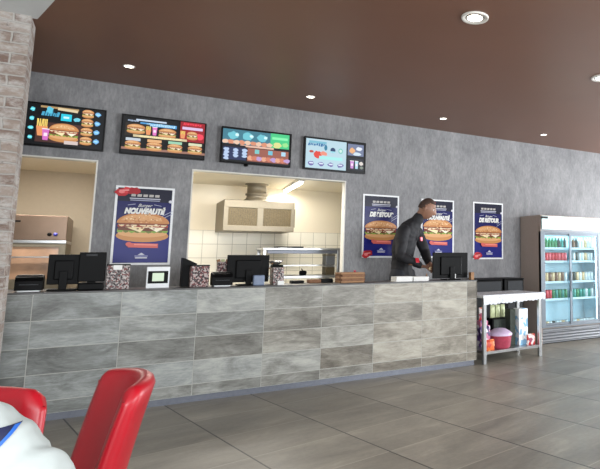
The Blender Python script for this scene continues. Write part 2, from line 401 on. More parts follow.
# kitchen behind the openings
struct('floor_kitchen', MB().box(-1.7, 4.2, YW+.1, 8.8, .05, .15), 'grout')
struct('ceiling_kitchen', MB().box(-1.7, 4.2, YW+.1, 8.8, 2.31, 2.41), 'cream')
struct('wall_kitchen_back', MB().box(.2, 4.2, 8.7, 8.8, .15, 2.31), 'kitchen')
struct('wall_kitchen_left_back', MB().box(-1.7, .2, 8.42, 8.52, .15, 2.31), 'beige')
struct('wall_kitchen_partition', MB().box(.2, .28, YW+.1, 8.7, .15, 2.31), 'beige')
struct('wall_kitchen_right', MB().box(4.1, 4.2, YW+.1, 8.7, .15, 2.31), 'cream')
struct('wall_kitchen_left', MB().box(-1.8, -1.7, YW+.1, 8.52, .15, 2.31), 'beige')
struct('floor_step', MB().box(X0, 3.55, 6.2, YW-.001, 0, .18), 'dark_grey')

# ------------------------------------------------------------------ serving counter
cn = thing('serving_counter', 'long serving counter faced with weathered grey stone-look tiles', 'counter', (0, 5.64, 0))
XE = 3.66
bx('carcass', 'grout', cn, -2.4, XE-.003, .0015, .44, .06, .985)
bx('plinth', 'plinth', cn, -2.4, XE-.02, .028, .42, 0, .06)
bx('counter_top', 'counter_top', cn, -2.4, XE+.002, -.004, .46, .985, 1.0, bev=.003)
rnd = random.Random(4)
def tile_mesh():
    bm = bmesh.new(); cl = bm.loops.layers.float_color.new('col')
    xs = [-2.4, -2.25, -1.67, -1.09, -.510, .078, .650, 1.230, 1.786, 2.346, 2.926, 3.522, XE]
    zs = [.06, .158, .363, .567, .777, .985]
    for i in range(len(xs)-1):
        for k in range(len(zs)-1):
            g = .0028
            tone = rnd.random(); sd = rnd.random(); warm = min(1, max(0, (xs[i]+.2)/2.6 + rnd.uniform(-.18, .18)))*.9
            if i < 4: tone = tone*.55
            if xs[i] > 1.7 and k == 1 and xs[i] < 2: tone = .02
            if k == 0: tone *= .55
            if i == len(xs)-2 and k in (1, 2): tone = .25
            r = bmesh.ops.create_cube(bm, size=1)
            for v in r['verts']:
                v.co = Vector((xs[i]+g+(v.co.x+.5)*(xs[i+1]-xs[i]-2*g), (v.co.y+.5)*.011, zs[k]+g+(v.co.z+.5)*(zs[k+1]-zs[k]-2*g)))
            for f in {f for v in r['verts'] for f in v.link_faces}:
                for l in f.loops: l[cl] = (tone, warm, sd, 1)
    for k in range(5):     # end panel on the right
        for (y0, y1) in ((0.0, .44),):
            r = bmesh.ops.create_cube(bm, size=1)
            for v in r['verts']: v.co = Vector((XE-.008+(v.co.x+.5)*.01, y0+(v.co.y+.5)*(y1-y0), zs[k]+.003+(v.co.z+.5)*(zs[k+1]-zs[k]-.006)))
            sd = rnd.random()
            for f in {f for v in r['verts'] for f in v.link_faces}:
                for l in f.loops: l[cl] = (.3, .9, sd, 1)
    me = bpy.data.meshes.new('tile_facing'); bm.to_mesh(me); bm.free(); me.materials.append(M['counter']); return me
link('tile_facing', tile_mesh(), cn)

# ------------------------------------------------------------------ recessed ceiling lights
def downlight(x, y, r, label, group, small=True):
    t = thing('ceiling_spotlight' if small else 'ceiling_downlight', label, 'ceiling light', (x, y, H), 0, group)
    m = MB(); m.smooth = True
    if small:
        m.lathe([(r*.78, -.001), (r*.8, -.006), (r, -.005), (r*1.02, 0)], n=28, cap=False); m.build('trim_ring', 'reflector', t)
        m = MB(); m.lathe([(0.002, -.0025), (r*.78, -.002)], n=24, cap=False); m.build('lamp_face', 'lamp', t)
    else:
        m.lathe([(r*.70, -.004), (r*.84, -.008), (r*.97, -.014), (r, -.008), (r*1.01, 0)], n=40, cap=False); m.build('trim_ring', 'reflector', t)
        m = MB(); m.smooth = True; m.lathe([(r*.70, -.004), (r*.55, -.0075)], n=40, cap=False); m.build('reflector', 'silver', t)
        m = MB(); m.lathe([(0.002, -.0085), (r*.56, -.008)], n=32, cap=False); m.build('diffuser', 'lamp', t)
    return t
for x, y, wh in ((-.01, 6.14, 'above the first two menu screens on the left'), (1.74, 6.19, 'above the gap between third and fourth menu screens'),
                 (3.5, 6.22, 'above the middle posters'), (5.24, 6.23, 'nearest the drinks fridge')):
    downlight(x, y, .05, 'small white ceiling spotlight '+wh, 'small spotlights in a row along the brown ceiling')
downlight(2.167, 3.37, .105, 'large round downlight near the top of the photo in the brown ceiling', 'large round downlights', False)
downlight(4.02, 3.85, .105, 'large round downlight at the right edge of the brown ceiling', 'large round downlights', False)

# ------------------------------------------------------------------ food pictures
BUN, BUN2, MEAT, CHEESE, LETT, TOM = (196, 134, 82), (216, 164, 112), (96, 50, 34), (240, 222, 176), (106, 120, 52), (158, 52, 40)
def burger(A, x, z, w, h, rnd, bacon=False):
    A.ell(x, z-h*.28, w*.49, h*.20, (196, 138, 82), 24)
    A.ell(x, z-h*.20, w*.46, h*.13, BUN2, 20)
    for i in range(9): A.blob(x+w*(-.42+.105*i), z-h*.12, w*.07, h*.08, LETT if i % 2 else (130, 164, 70), rnd, 8)
    A.rect(x, z-h*.06, w*.92, h*.10, MEAT)
    A.ell(x, z-h*.06, w*.47, h*.07, (110, 60, 38), 20)
    A.poly([(x-w*.38, z+h*.02), (x-w*.05, z-h*.17), (x+w*.05, z+h*.02)], CHEESE)
    A.poly([(x+w*.06, z+h*.02), (x+w*.26, z-h*.15), (x+w*.44, z+h*.02)], (250, 240, 214))
    A.rect(x, z+h*.03, w*.94, h*.07, TOM)
    for i in range(7): A.blob(x+w*(-.4+.13*i), z+h*.065, w*.07, h*.05, (232, 214, 176), rnd, 8)
    A.rect(x, z+h*.10, w*.92, h*.06, (128, 70, 44))
    A.ell(x, z+h*.12, w*.49, h*.34, BUN, 26, 0, 180)
    A.ell(x-w*.03, z+h*.20, w*.38, h*.20, BUN2, 22, 0, 180)
    if w > .3:
        for i in range(46):
            a = rnd.uniform(.05, .95)*math.pi; q = rnd.uniform(.1, .9); A.blob(x+w*.47*q*math.cos(a), z+h*.13+h*.31*q*math.sin(a), w*.02, h*.02, ((226, 178, 130), (176, 114, 66), (206, 150, 98))[i % 3], rnd, 7)
        for i in range(26): A.blob(x+w*rnd.uniform(-.43, .43), z+h*rnd.uniform(-.12, .09), w*.03, h*.022, ((240, 226, 196), (120, 60, 40), (236, 206, 160), (150, 84, 56))[i % 4], rnd, 7)
    for i in range(14):
        a = rnd.uniform(.15, .85)*math.pi; q = rnd.uniform(.4, .85)
        A.ell(x+w*.47*q*math.cos(a), z+h*.13+h*.32*q*math.sin(a), w*.012, h*.014, (250, 232, 190), 6)
def cup(A, x, z, w, h, c): A.poly([(x-w*.36, z-h/2), (x+w*.36, z-h/2), (x+w/2, z+h/2), (x-w/2, z+h/2)], c); A.rect(x, z+h*.5, w*1.06, h*.08, (235, 235, 235)); A.rect(x, z, w*.5, h*.3, (240, 220, 235))
def fries(A, x, z, w, h, rnd):
    for i in range(7): A.rect(x-w*.4+w*.13*i, z+h*.25, w*.09, h*.6, (244, 210, 110), rnd.uniform(-.2, .2))
    A.poly([(x-w*.35, z-h*.5), (x+w*.35, z-h*.5), (x+w*.5, z+h*.1), (x-w*.5, z+h*.1)], (226, 148, 96))
def price(A, x, z, r, c, rnd): A.blob(x, z, r, r, c, rnd, 9); A.rect(x, z, r*1.1, r*.4, tuple(min(255, v+60) for v in c))
def scribble(A, x0, x1, z, h, c, rnd, w=.014):
    x = x0
    while x < x1:
        d = rnd.uniform(.6, 1.6)*w; A.rect(x+d/2, z+rnd.uniform(-.1, .1)*h, d*.75, h*rnd.uniform(.6, 1), c, 0, .2); x += d

def menu(x0, x1, z0, z1, label, draw):
    t = thing('menu_screen', label, 'menu screen', ((x0+x1)/2, YW, (z0+z1)/2), 0, 'menu screens over the openings')
    W, Hh = x1-x0, z1-z0
    m = MB().box(-W*.15, W*.15, -.02, 0, -Hh*.2, Hh*.2); m.build('wall_bracket', 'black', t)
    bx('housing', 'black', t, -W/2, W/2, -.062, -.02, -Hh/2, Hh/2, bev=.006)
    A = Art(-.0622, .0002); A.rect(0, 0, W-.028, Hh-.028, (10, 12, 16)); draw(A, W-.03, Hh-.03); A.build('display', 'screen', t)
    b = MB(); e = .013
    for a in ((-W/2, W/2, -Hh/2, -Hh/2+e), (-W/2, W/2, Hh/2-e, Hh/2), (-W/2, -W/2+e, -Hh/2+e, Hh/2-e), (W/2-e, W/2, -Hh/2+e, Hh/2-e)): b.box(a[0], a[1], -.068, -.0605, a[2], a[3])
    b.build('bezel', 'black_gloss', t); return t
CY_, LB = (96, 208, 226), (150, 200, 240)
def d1(A, W, Hh):
    r = random.Random(1); u = lambda a: -W/2+W*a; v = lambda b: -Hh/2+Hh*b
    for k in range(4): price(A, u(.27), v(.86-.235*k), .022, CY_, r); burger(A, u(.13), v(.86-.235*k), .12, .07, r)
    A.rect(u(.54), v(.93), .30, .02, (170, 140, 96)); A.rect(u(.62), v(.90), .16, .025, (214, 196, 160), -.06)
    scribble(A, u(.36), u(.52), v(.76), .05, (70, 160, 196), r, .02); A.blob(u(.44), v(.86), .03, .035, (90, 190, 216), r)
    A.rect(u(.61), v(.71), .085, .07, (40, 196, 220)); A.rect(u(.61), v(.71), .045, .02, (200, 240, 246)); A.blob(u(.72), v(.68), .03, .022, (110, 200, 220), r)
    A.rect(u(.55), v(.30), .36, .2, (70, 44, 40))
    fries(A, u(.38), v(.40), .09, .16, r); cup(A, u(.42), v(.24), .055, .11, (206, 110, 190))
    burger(A, u(.60), v(.32), .24, .20, r); A.rect(u(.68), v(.08), .11, .035, (206, 190, 186))
    for k in range(4): burger(A, u(.83), v(.86-.235*k), .10, .09, r); price(A, u(.935), v(.86-.235*k), .026, (116, 176, 226), r)
def d2(A, W, Hh):
    r = random.Random(2); u = lambda a: -W/2+W*a; v = lambda b: -Hh/2+Hh*b
    A.rect(u(.33), v(.92), .28, .018, (190, 206, 224)); scribble(A, u(.05), u(.18), v(.88), .02, (160, 176, 200), r)
    A.rect(u(.42), v(.82), .34, .035, (74, 150, 206)); scribble(A, u(.27), u(.62), v(.82), .03, (180, 220, 240), r)
    A.rect(u(.17), v(.64), .22, .14, (40, 34, 30)); burger(A, u(.155), v(.66), .17, .11, r); fries(A, u(.30), v(.64), .05, .09, r); cup(A, u(.375), v(.64), .045, .09, (220, 120, 190)); burger(A, u(.53), v(.62), .17, .11, r)
    A.rect(u(.84), v(.72), .24, .22, (150, 30, 40)); scribble(A, u(.72), u(.94), v(.94), .03, (236, 60, 80), r, .02); A.rect(u(.84), v(.82), .2, .03, (214, 190, 224))
    fries(A, u(.72), v(.62), .05, .08, r); burger(A, u(.84), v(.62), .11, .1, r); A.blob(u(.94), v(.60), .035, .045, (240, 70, 90), r)
    A.rect(u(.45), v(.46), .50, .025, (206, 190, 150)); scribble(A, u(.2), u(.7), v(.46), .02, (240, 226, 170), r)
    for k, c in enumerate(((190, 200, 210), (220, 170, 120), (150, 200, 170), (210, 214, 180))): A.rect(u(.13+.25*k), v(.35), .13, .03, c); A.rect(u(.13+.25*k), v(.10), .2, .025, (150, 110, 96)); burger(A, u(.13+.25*k), v(.20), .145, .10, r)
def d3(A, W, Hh):
    r = random.Random(3); u = lambda a: -W/2+W*a; v = lambda b: -Hh/2+Hh*b
    A.rect(u(.35), v(.76), W*.70, Hh*.44, (64, 120, 138)); A.rect(u(.84), v(.76), W*.29, Hh*.46, (70, 196, 130)); A.rect(u(.84), v(.84), W*.24, Hh*.08, (130, 236, 170))
    for k in range(3): A.blob(u(.15+.21*k), v(.80), .06, .05, (110, 190, 204), r); price(A, u(.2+.21*k), v(.82), .024, (180, 232, 238), r)
    for k in range(9): A.blob(u(.04+.08*k), v(.60), .04, .028, ((226, 190, 166), (210, 140, 110))[k % 2], r)
    A.blob(u(.80), v(.62), .05, .04, (214, 214, 140), r); A.blob(u(.92), v(.66), .04, .03, (150, 220, 140), r)
    A.rect(u(.5), v(.50), W*.5, .022, (222, 180, 160)); A.rect(u(.18), v(.47), W*.3, .03, (30, 26, 34))
    A.rect(u(.18), v(.25), W*.33, Hh*.38, (40, 50, 86))
    for k in range(10): A.blob(u(.06+.13*(k % 3)), v(.36-.09*(k//3)), .032, .022, (176, 196, 226), r)
    A.rect(u(.67), v(.25), W*.62, Hh*.40, (150, 90, 76))
    for k, c in enumerate(((120, 190, 190), (110, 186, 206), (170, 210, 230))): A.rect(u(.50+.2*k), v(.36), .05, .05, c)
    for k in range(9): A.blob(u(.40+.07*k), v(.15), .04, .03, ((220, 160, 130), (200, 120, 96), (180, 150, 200))[k % 3], r)
def d4(A, W, Hh):
    r = random.Random(7); u = lambda a: -W/2+W*a; v = lambda b: -Hh/2+Hh*b
    A.rect(u(.345), v(.5), W*.67, Hh*.97, (178, 206, 218)); A.rect(u(.2), v(.88), .22, .03, (120, 180, 200)); scribble(A, u(.04), u(.34), v(.80), .04, (50, 110, 160), r, .03)
    A.blob(u(.20), v(.47), .055, .055, (214, 66, 56), r); A.blob(u(.30), v(.52), .05, .03, (226, 140, 120), r); A.blob(u(.10), v(.56), .03, .02, (180, 70, 60), r)
    A.ell(u(.45), v(.66), .033, .035, (36, 62, 100)); A.rect(u(.45), v(.60), .06, .02, (150, 210, 224)); A.ell(u(.33), v(.72), .02, .035, (50, 120, 150)); A.ell(u(.58), v(.66), .03, .035, (120, 190, 180)); A.ell(u(.58), v(.66), .018, .02, (200, 226, 220))
    A.rect(u(.42), v(.38), .3, .04, (160, 226, 224))
    for k in range(4): A.blob(u(.1+.16*k), v(.17), .042, .032, (110, 100, 160), r); A.rect(u(.1+.16*k), v(.18), .05, .018, (210, 220, 236))
    A.rect(u(.84), v(.75), W*.28, Hh*.40, (110, 120, 150)); A.blob(u(.78), v(.72), .04, .04, (226, 170, 120), r); A.blob(u(.9), v(.8), .04, .03, (220, 226, 236), r); A.blob(u(.86), v(.62), .06, .025, (200, 216, 226), r)
    A.rect(u(.84), v(.26), W*.28, Hh*.40, (34, 38, 50)); cup(A, u(.78), v(.24), .05, .10, (196, 140, 206)); cup(A, u(.86), v(.24), .045, .10, (170, 210, 226)); A.blob(u(.94), v(.30), .03, .025, (214, 206, 200), r); A.blob(u(.95), v(.16), .03, .02, (120, 130, 120), r)
menu(-.985, -.17, 2.355, 2.785, 'wide menu screen partly behind the brick pillar, leftmost of four', d1)
menu(-.036, .762, 2.352, 2.772, 'menu screen with rows of burgers and a red corner, second from left', d2)
menu(.92, 1.70, 2.352, 2.768, 'menu screen with a bright green corner, third from left', d3)
menu(1.855, 2.655, 2.355, 2.766, 'menu screen with pale blue layout and red blob, rightmost of four', d4)
sp = MB(); sp.smooth = True; sp.lathe([(.001, 0), (.02, .004), (.026, .018), (.018, .03)], (1.20, YW-.045, 2.322), 18)
tag(sp.build('ceiling_sensor', 'black'), 'small black round sensor hanging under the menu screen with the green corner', 'sensor')

# ------------------------------------------------------------------ posters
NAVY, NAVY2 = (14, 17, 84), (44, 52, 130)
def poster(x0, x1, z0, z1, label, new, head, k, fade=0.0):
    t = thing('poster', label, 'poster', ((x0+x1)/2, YW-.001, (z0+z1)/2), 0, 'burger posters on the grey wall')
    W, Hh = x1-x0, z1-z0; r = random.Random(k)
    bx('sheet', 'white_plastic', t, -W/2, W/2, -.005, 0, -Hh/2, Hh/2)
    A = Art(-.0052, .0002); b = .022
    A.rect(0, 0, W-2*b, Hh-2*b, NAVY)
    A.rect(0, -Hh*.30, W-2*b, Hh*.34, (18, 24, 112)); A.rect(0, Hh*.39, W-2*b, Hh*.17, (12, 14, 40))
    for i in range(5): A.rect(-W*.20+W*.10*i, Hh*.385, W*.075, Hh*.032, (176, 172, 168), 0, .1)
    A.rect(0, Hh*.345, W*.52, Hh*.012, (190, 192, 206)); A.rect(0, Hh*.322, W*.50, Hh*.012, (150, 154, 180))
    for s_ in (-1, 1): A.rect(s_*W*.22, Hh*.265, W*.13, Hh*.006, (176, 178, 200), s_*-.2)
    for q in (0, 1): A.rect(W*.38, Hh*(.12+.035*q), W*.24, .006, (170, 172, 196), .55)
    A.ell(W*.44, Hh*.32, W*.035, W*.03, (205, 205, 215))
    burger(A, -.00, -Hh*.02 if new else -Hh*.07, W*.90, Hh*(.40 if new else .34), r)
    A.rect(W*.02, -Hh*.255, W*.50, Hh*.055, (206, 96, 88), -.02); A.ell(-W*.22, -Hh*.24, W*.05, Hh*.028, (206, 96, 88)); A.rect(W*.06, -Hh*.245, W*.38, Hh*.016, (232, 140, 128), -.02)
    A.poly([(-W*.06, -Hh*.375), (0, -Hh*.345), (W*.06, -Hh*.375)], (196, 198, 214)); A.rect(0, -Hh*.388, W*.22, Hh*.012, (150, 152, 190)); A.rect(0, -Hh*.41, W*.20, Hh*.014, (206, 206, 218))
    A.build('printed_picture', 'poster', t)
    y = -.0175
    text('headline', head, W*.140 if new else W*.150, 'white', t, (0, y+.0005, Hh*.18), .25, .80, .0065)
    text('script_line', 'Burger', W*.085, 'white', t, (0, y+.0005, Hh*.255), .4)
    sx, sz = (-W*.40, Hh*.44) if new else (-W*.40, -Hh*.43)
    A = Art(y-.003, .0003); 
    for q in range(3): A.blob(sx+(W*.10*q if new else W*.03*q), sz+(-Hh*.03 if q == 0 else 0), W*.12, Hh*.05, ((176, 36, 44), (206, 60, 66), (160, 30, 40))[q], r)
    A.rect(sx+W*.04, sz, W*.16, Hh*.014, (226, 150, 150), .1); A.ell(sx, sz-Hh*.02, W*.05, Hh*.02, (226, 120, 120))
    A.build('red_badge', 'poster', t)
    return t
poster(-.036, .50, 1.195, 2.02, 'large navy burger poster between the two kitchen openings', True, 'NOUVEAUTÉ', 1)
poster(2.66, 3.175, 1.265, 2.10, 'burger poster right of the kitchen opening, left of the worker', False, 'DE RETOUR', 2)
poster(3.515, 4.045, 1.262, 2.085, 'burger poster behind the worker and monitor, red badge at top left', True, 'NOUVEAUTÉ', 3)
poster(4.375, 4.92, 1.24, 2.09, 'rightmost burger poster, alone above the black bins', False, 'DE RETOUR', 4)

# ------------------------------------------------------------------ kitchen equipment
hd = thing('extractor_hood', 'stainless extractor hood with two filters on the kitchen back wall', 'extractor hood', (1.63, 8.0, 0))
m = MB(); m.box(-.46, .46, 0, .70, 1.94, 2.045, bev=.006); m.box(-.46, .46, 0, .70, 1.625, 1.70, bev=.006)
for a in (-.46, -.035, .415): m.box(a, a+.055 if a != -.035 else a+.075, .001, .03, 1.69, 1.95)
m.box(-.46, -.45, .01, .70, 1.69, 1.95); m.box(.45, .46, .01, .70, 1.69, 1.95); m.build('canopy', 'hood_steel', hd)
for a, b in ((-.405, -.035), (.04, .415)):
    m = MB(); m.box(a, b, .012, .03, 1.70, 1.94)
    f = m.build('grease_filter', 'filter', hd)
    m = MB()
    for i in range(12): m.box(a+.01+(b-a-.02)*i/12, a+.018+(b-a-.02)*i/12, .006, .013, 1.71, 1.93)
    m.build('filter_slats', 'filter', f)
m = MB(); m.smooth = True; m.lathe([(.175, 2.045), (.175, 2.07), (.14, 2.10), (.13, 2.14), (.15, 2.145), (.15, 2.17), (.13, 2.175), (.13, 2.29), (.16, 2.30), (.16, 2.31)], (.0, .30, 0), 28); m.build('duct', 'hood_steel', hd)
tl = thing('tube_light', 'bright fluorescent tube light on the kitchen ceiling', 'ceiling light', (2.057, 8.03, 2.31), R(-4.3))
bx('fitting', 'white_plastic', tl, -.045, .045, -.62, .62, -.03, 0, bev=.008)
m = MB(); m.smooth = True; m.tube([(0, -.6, -.045), (0, .6, -.045)], .022, 14); m.build('tube', 'tube', tl)

pg = thing('heated_gantry_shelf', 'stainless serving gantry with shelf in the middle kitchen opening', 'kitchen shelf', (0, 7.32, 0))
bx('top_shelf', 'steel', pg, 1.545, 2.545, 0, .40, 1.365, 1.392, bev=.004); bx('front_rail', 'plinth', pg, 1.60, 2.50, .004, .03, 1.318, 1.364, bev=.004)
for x in (1.55, 2.505):
    for y in (.002, .36): bx('post', 'steel', pg, x, x+.036, y, y+.034, 1.036, 1.366, bev=.003)
bx('middle_shelf', 'steel', pg, 1.59, 2.50, .04, .38, 1.158, 1.172, bev=.002)
wt = thing('kitchen_worktable', 'stainless kitchen worktable under the serving gantry', 'worktable', (0, 7.32, 0))
bx('worktop', 'steel', wt, 1.50, 2.60, -.02, .62, 1.0, 1.035, bev=.004); bx('lower_shelf', 'steel', wt, 1.53, 2.57, .03, .57, .42, .445)
for x in (1.52, 2.54):
    for y in (0, .56): bx('leg', 'steel', wt, x, x+.04, y, y+.04, .15, 1.001)
tag(MB().box(1.74, 2.06, 7.36, 7.60, 1.392, 1.412, bev=.004).build('tray', 'black'), 'flat dark tray lying on top of the serving gantry', 'tray')
bxo = thing('food_box', 'grey steel container at the right end of the gantry shelf', 'container', (2.43, 7.44, 1.035)); bx('body', 'filter', bxo, -.062, .062, -.06, .1, 0, .12, bev=.006); bx('lid', 'steel', bxo, -.066, .066, -.064, .104, .105, .119, bev=.003)
bxo = thing('food_box', 'grey box on the gantry middle shelf at its right end', 'container', (2.43, 7.44, 1.172)); bx('body', 'fridge_grey', bxo, -.062, .062, -.06, .1, 0, .14, bev=.006); bx('lid', 'hood_steel', bxo, -.064, .064, -.062, .102, .115, .142, bev=.002)
m = MB(); m.smooth = True; m.lathe([(.04, 0), (.05, .03), (.045, .055), (.02, .06)], (2.10, 7.5, 1.035)); m.tube([(2.10, 7.5, 1.09), (2.08, 7.5, 1.12)], .006, 8)
tag(m.build('sauce_pot', 'black'), 'small dark pot on the worktable under the gantry', 'pot')
# rice trays and stacked pans by the counter
ov = thing('deck_oven', 'two-deck steel oven with a warm reflection in its colour seen through the left opening', 'oven', (-.70, 7.4, .15))
bx('upper_deck', 'warm_reflection_steel', ov, -.25, .26, 0, .88, 1.305, 1.565, bev=.006); bx('divider', 'steel', ov, -.252, .262, -.006, .88, 1.272, 1.304, bev=.003)
m = MB(); m.box(-.25, -.21, 0, .03, .80, 1.27); m.box(.205, .26, 0, .03, .80, 1.27); m.box(-.21, .205, 0, .03, .80, .90); m.box(-.21, .205, 0, .03, 1.235, 1.27); m.box(-.25, .26, .03, .88, .80, 1.27); m.build('lower_deck', 'hood_steel', ov)
wn = bx('oven_window', 'oven_glass', ov, -.208, .203, .008, .028, .902, 1.233); bx('handle', 'steel', wn, -.18, .18, -.03, -.01, 1.12, 1.135, bev=.004)
bx('base_cabinet', 'steel', ov, -.24, .25, .02, .86, .06, .80)
for x in (-.22, .19):
    for y in (.04, .8): bx('leg', 'steel', ov, x, x+.04, y, y+.04, 0, .062)
for x, k in ((.115, 'black'), (.165, 'blue_knob')):
    m = MB(); m.smooth = True; m.lathe([(.001, -.028), (.016, -.026), (.02, 0)], (x, 0, 1.365), 20, 'Y'); m.build('knob', k, ov)
bx('name_plate', 'black', ov, -.235, -.13, -.003, 0, 1.49, 1.505)

# ------------------------------------------------------------------ things on the counter (top at z = 1.0)
def printer(x, label):
    t = thing('receipt_printer', label, 'receipt printer', (x, 5.82, 1.0), 0, 'receipt printers on the counter')
    m = MB(); m.smooth = False
    pr = [(-.075, .012), (-.075, .085), (-.055, .118), (-.02, .130), (.05, .130), (.075, .112), (.075, .012)]
    m.T = Matrix.Rotation(R(90), 4, 'Z'); m.prism(pr, -.088, .088); m.build('body', 'black', t)
    m = MB(); m.box(-.082, .082, -.035, .04, .122, .136, bev=.006); m.build('lid', 'black_gloss', t)
    bx('paper_slot', 'dark_grey', t, -.06, .06, -.081, -.074, .055, .062)
    bx('base', 'white_plastic', t, -.07, .07, -.07, .07, 0, .013, bev=.003)
    return t
printer(-.555, 'black receipt printer at the left end of the counter by the brick pillar')
printer(.865, 'black receipt printer left of the large monitor in the middle opening')
def monitor(x0, x1, y, z0, z1, label, back=True, foot=True):
    t = thing('monitor', label, 'monitor', ((x0+x1)/2, y, 1.0), 0, 'cash register monitors on the counter')
    W = x1-x0; z0 -= 1; z1 -= 1
    bx('screen_housing', 'black', t, -W/2, W/2, 0, .022, z0, z1, bev=.004)
    bx('rear_casing', 'black', t, -W*.3, W*.3, -.022, .004, z0+.04, z1-.05, bev=.008)
    bx('display_glass', 'black_gloss', t, -W/2+.012, W/2-.012, .0215, .0235, z0+.012, z1-.012)
    bx('neck', 'black', t, -.028, .028, -.04, -.018, .006, z0+(z1-z0)*.45, bev=.004)
    bx('foot', 'black', t, -.10, .10, -.075, .08, 0, .012, bev=.004)
    return t
monitor(-.453, -.235, 5.86, 1.05, 1.30, 'black monitor at the left end of the counter under the oven opening')
ps = thing('cash_register', 'tall black cash register right of the leftmost monitor', 'cash register', (-.15, 5.82, 1.0))
bx('terminal_screen', 'black', ps, -.095, .095, 0, .03, .07, .32, bev=.006); bx('customer_display', 'dark_grey', ps, -.05, .03, -.012, .0, .285, .305, bev=.003)
bx('base', 'black', ps, -.09, .09, -.06, .16, 0, .06, bev=.01); bx('neck', 'black', ps, -.03, .03, .02, .05, .05, .2)
monitor(.918, 1.308, 5.88, 1.03, 1.297, 'large black monitor in front of the middle kitchen opening')
mo = monitor(3.145, 3.63, 5.80, 1.02, 1.327, 'black monitor seen from behind next to the worker')
bx('cable', 'white', mo, .045, .055, -.03, -.02, .02, .07); 
def patterned(x0, x1, y0, y1, h, label, m_, lid=None):
    t = thing('packaging_box', label, 'box', ((x0+x1)/2, (y0+y1)/2, 1.0), 0, None); W, D = (x1-x0)/2, (y1-y0)/2
    bx('carton', m_, t, -W, W, -D, D, 0, h, bev=.002)
    if lid == 'card': bx('card', 'white', t, -W*.45, W*.3, -D-.003, -D, h-.045, h-.005)
    if lid == 'flap': bx('flap', 'black', t, -W-.002, W+.002, -D-.002, D+.002, h-.008, h+.003)
    if lid == 'notes': bx('notepad', 'white', t, -W*.2, W*1.0, -D-.02, -D, .0, .04)
    return t
t_ = patterned(-.045, .122, 5.80, 5.92, .213, 'patterned box with a white card on front, beneath the navy poster', 'pat1', 'card'); bx('flap', 'black', t_, -.087, .087, -.062, .062, .205, .216)
patterned(.60, .755, 5.80, 5.92, .20, 'dark red patterned box left of the second receipt printer', 'pat2', 'flap')
patterned(1.33, 1.432, 5.78, 5.90, .17, 'patterned box right of the large monitor in the middle opening', 'pat1', 'notes')
# white framed display
fd = thing('card_terminal', 'white framed small display with pale green screen below the navy poster', 'display', (.34, 5.80, 1.0))
bx('frame', 'white_plastic', fd, -.09, .09, 0, .02, .0, .19, bev=.004); bx('bezel', 'black', fd, -.078, .078, -.004, .0, .042, .152, bev=.003); bx('display', 'pos_green', fd, -.045, .045, -.006, -.003, .062, .135, bev=.002)
bx('stand', 'white_plastic', fd, -.05, .05, .02, .09, 0, .015)
m = MB(); m.T = Matrix.Rotation(R(0), 4, 'Z'); m.prism([(.535, 1.0), (.535, 1.27), (.56, 1.265), (.66, 1.215), (.66, 1.0)], 5.93, 6.05)
tag(m.build('letter_tray', 'black'), 'slanted black box behind the dark red patterned box', 'box')
tag(MB().box(1.140, 1.245, 5.755, 5.80, 1.0, 1.10, bev=.01).build('sticky_note_holder', 'blue_cup'), 'small blue-grey holder in front of the large monitor', 'holder')
bt = thing('snack_box', 'dark red open box with yellowish packets behind the second receipt printer', 'box', (.90, 6.02, 1.0)); bx('carton', 'pat2', bt, -.05, .05, -.04, .04, 0, .23)
for i in range(3):
    m = MB(); m.T = Matrix.Translation((-.03+.03*i, 0, .2)) @ Matrix.Rotation(R(-15+15*i), 4, 'Y'); m.box(-.016, .016, -.01, .01, 0, .055, bev=.004); m.build('packet', 'kraft' if i != 1 else 'pouch', bt)
# dark holder with a silver bowl
hb = thing('cup_dispenser', 'dark stand behind the patterned box, right of the large monitor', 'dispenser', (1.42, 6.02, 1.0)); bx('body', 'black', hb, -.06, .05, -.05, .05, 0, .195, bev=.01); bx('shelf_edge', 'kraft', hb, -.09, .06, -.055, .055, .155, .165)
m = MB(); m.smooth = True; m.lathe([(.03, 0), (.06, .02), (.078, .045), (.074, .046), (.05, .03), (.002, .012)], (1.40, 6.02, 1.195), 28, cap=False)
tag(m.build('bowl', 'silver'), 'small shiny bowl on the dark stand behind the patterned box', 'bowl')
# stack of woven trays
for i in range(5):
    t = thing('serving_tray', ('lowest', 'second lowest', 'middle', 'second highest', 'topmost')[i]+' brown serving tray in the stack under the fourth menu screen', 'tray', (2.15+.004*(i % 2), 5.86, 1.0+i*.022), R((0, 3, -2, 4, -1)[i]), 'stacked brown trays')
    bx('tray_floor', 'kraft', t, -.13, .13, -.09, .09, 0, .007, bev=.003)
    m = MB()
    for a in ((-.135, .135, -.095, -.087), (-.135, .135, .087, .095), (-.135, -.127, -.095, .095), (.127, .135, -.095, .095)): m.box(a[0], a[1], a[2], a[3], .002, .0215, bev=.002)
    m.build('rim', 'kraft_dark' if i % 2 else 'kraft', t)
m = MB(); m.smooth = True; m.lathe([(.012, 0), (.014, .015), (.006, .022), (.002, .024)], (2.20, 5.85, 1.111), 14); tag(m.build('sauce_cup', 'tub_pink'), 'tiny reddish cup on top of the brown tray stack', 'cup')
# black lids lying flat along the counter, left of the trays
for i, x in enumerate((1.62, 1.80, 1.93)):
    m = MB(); m.box(-.07, .06, -.05, .05, 0, .03+.008*i, bev=.008); tag(m.build('food_tray', ('black', 'kraft_dark', 'black')[i], None, (x, 5.98, 1.0)), ('flat black container on the counter right of the patterned box', 'flat brown container lying between two black ones on the counter', 'flat black container touching the stack of brown trays')[i], 'container')
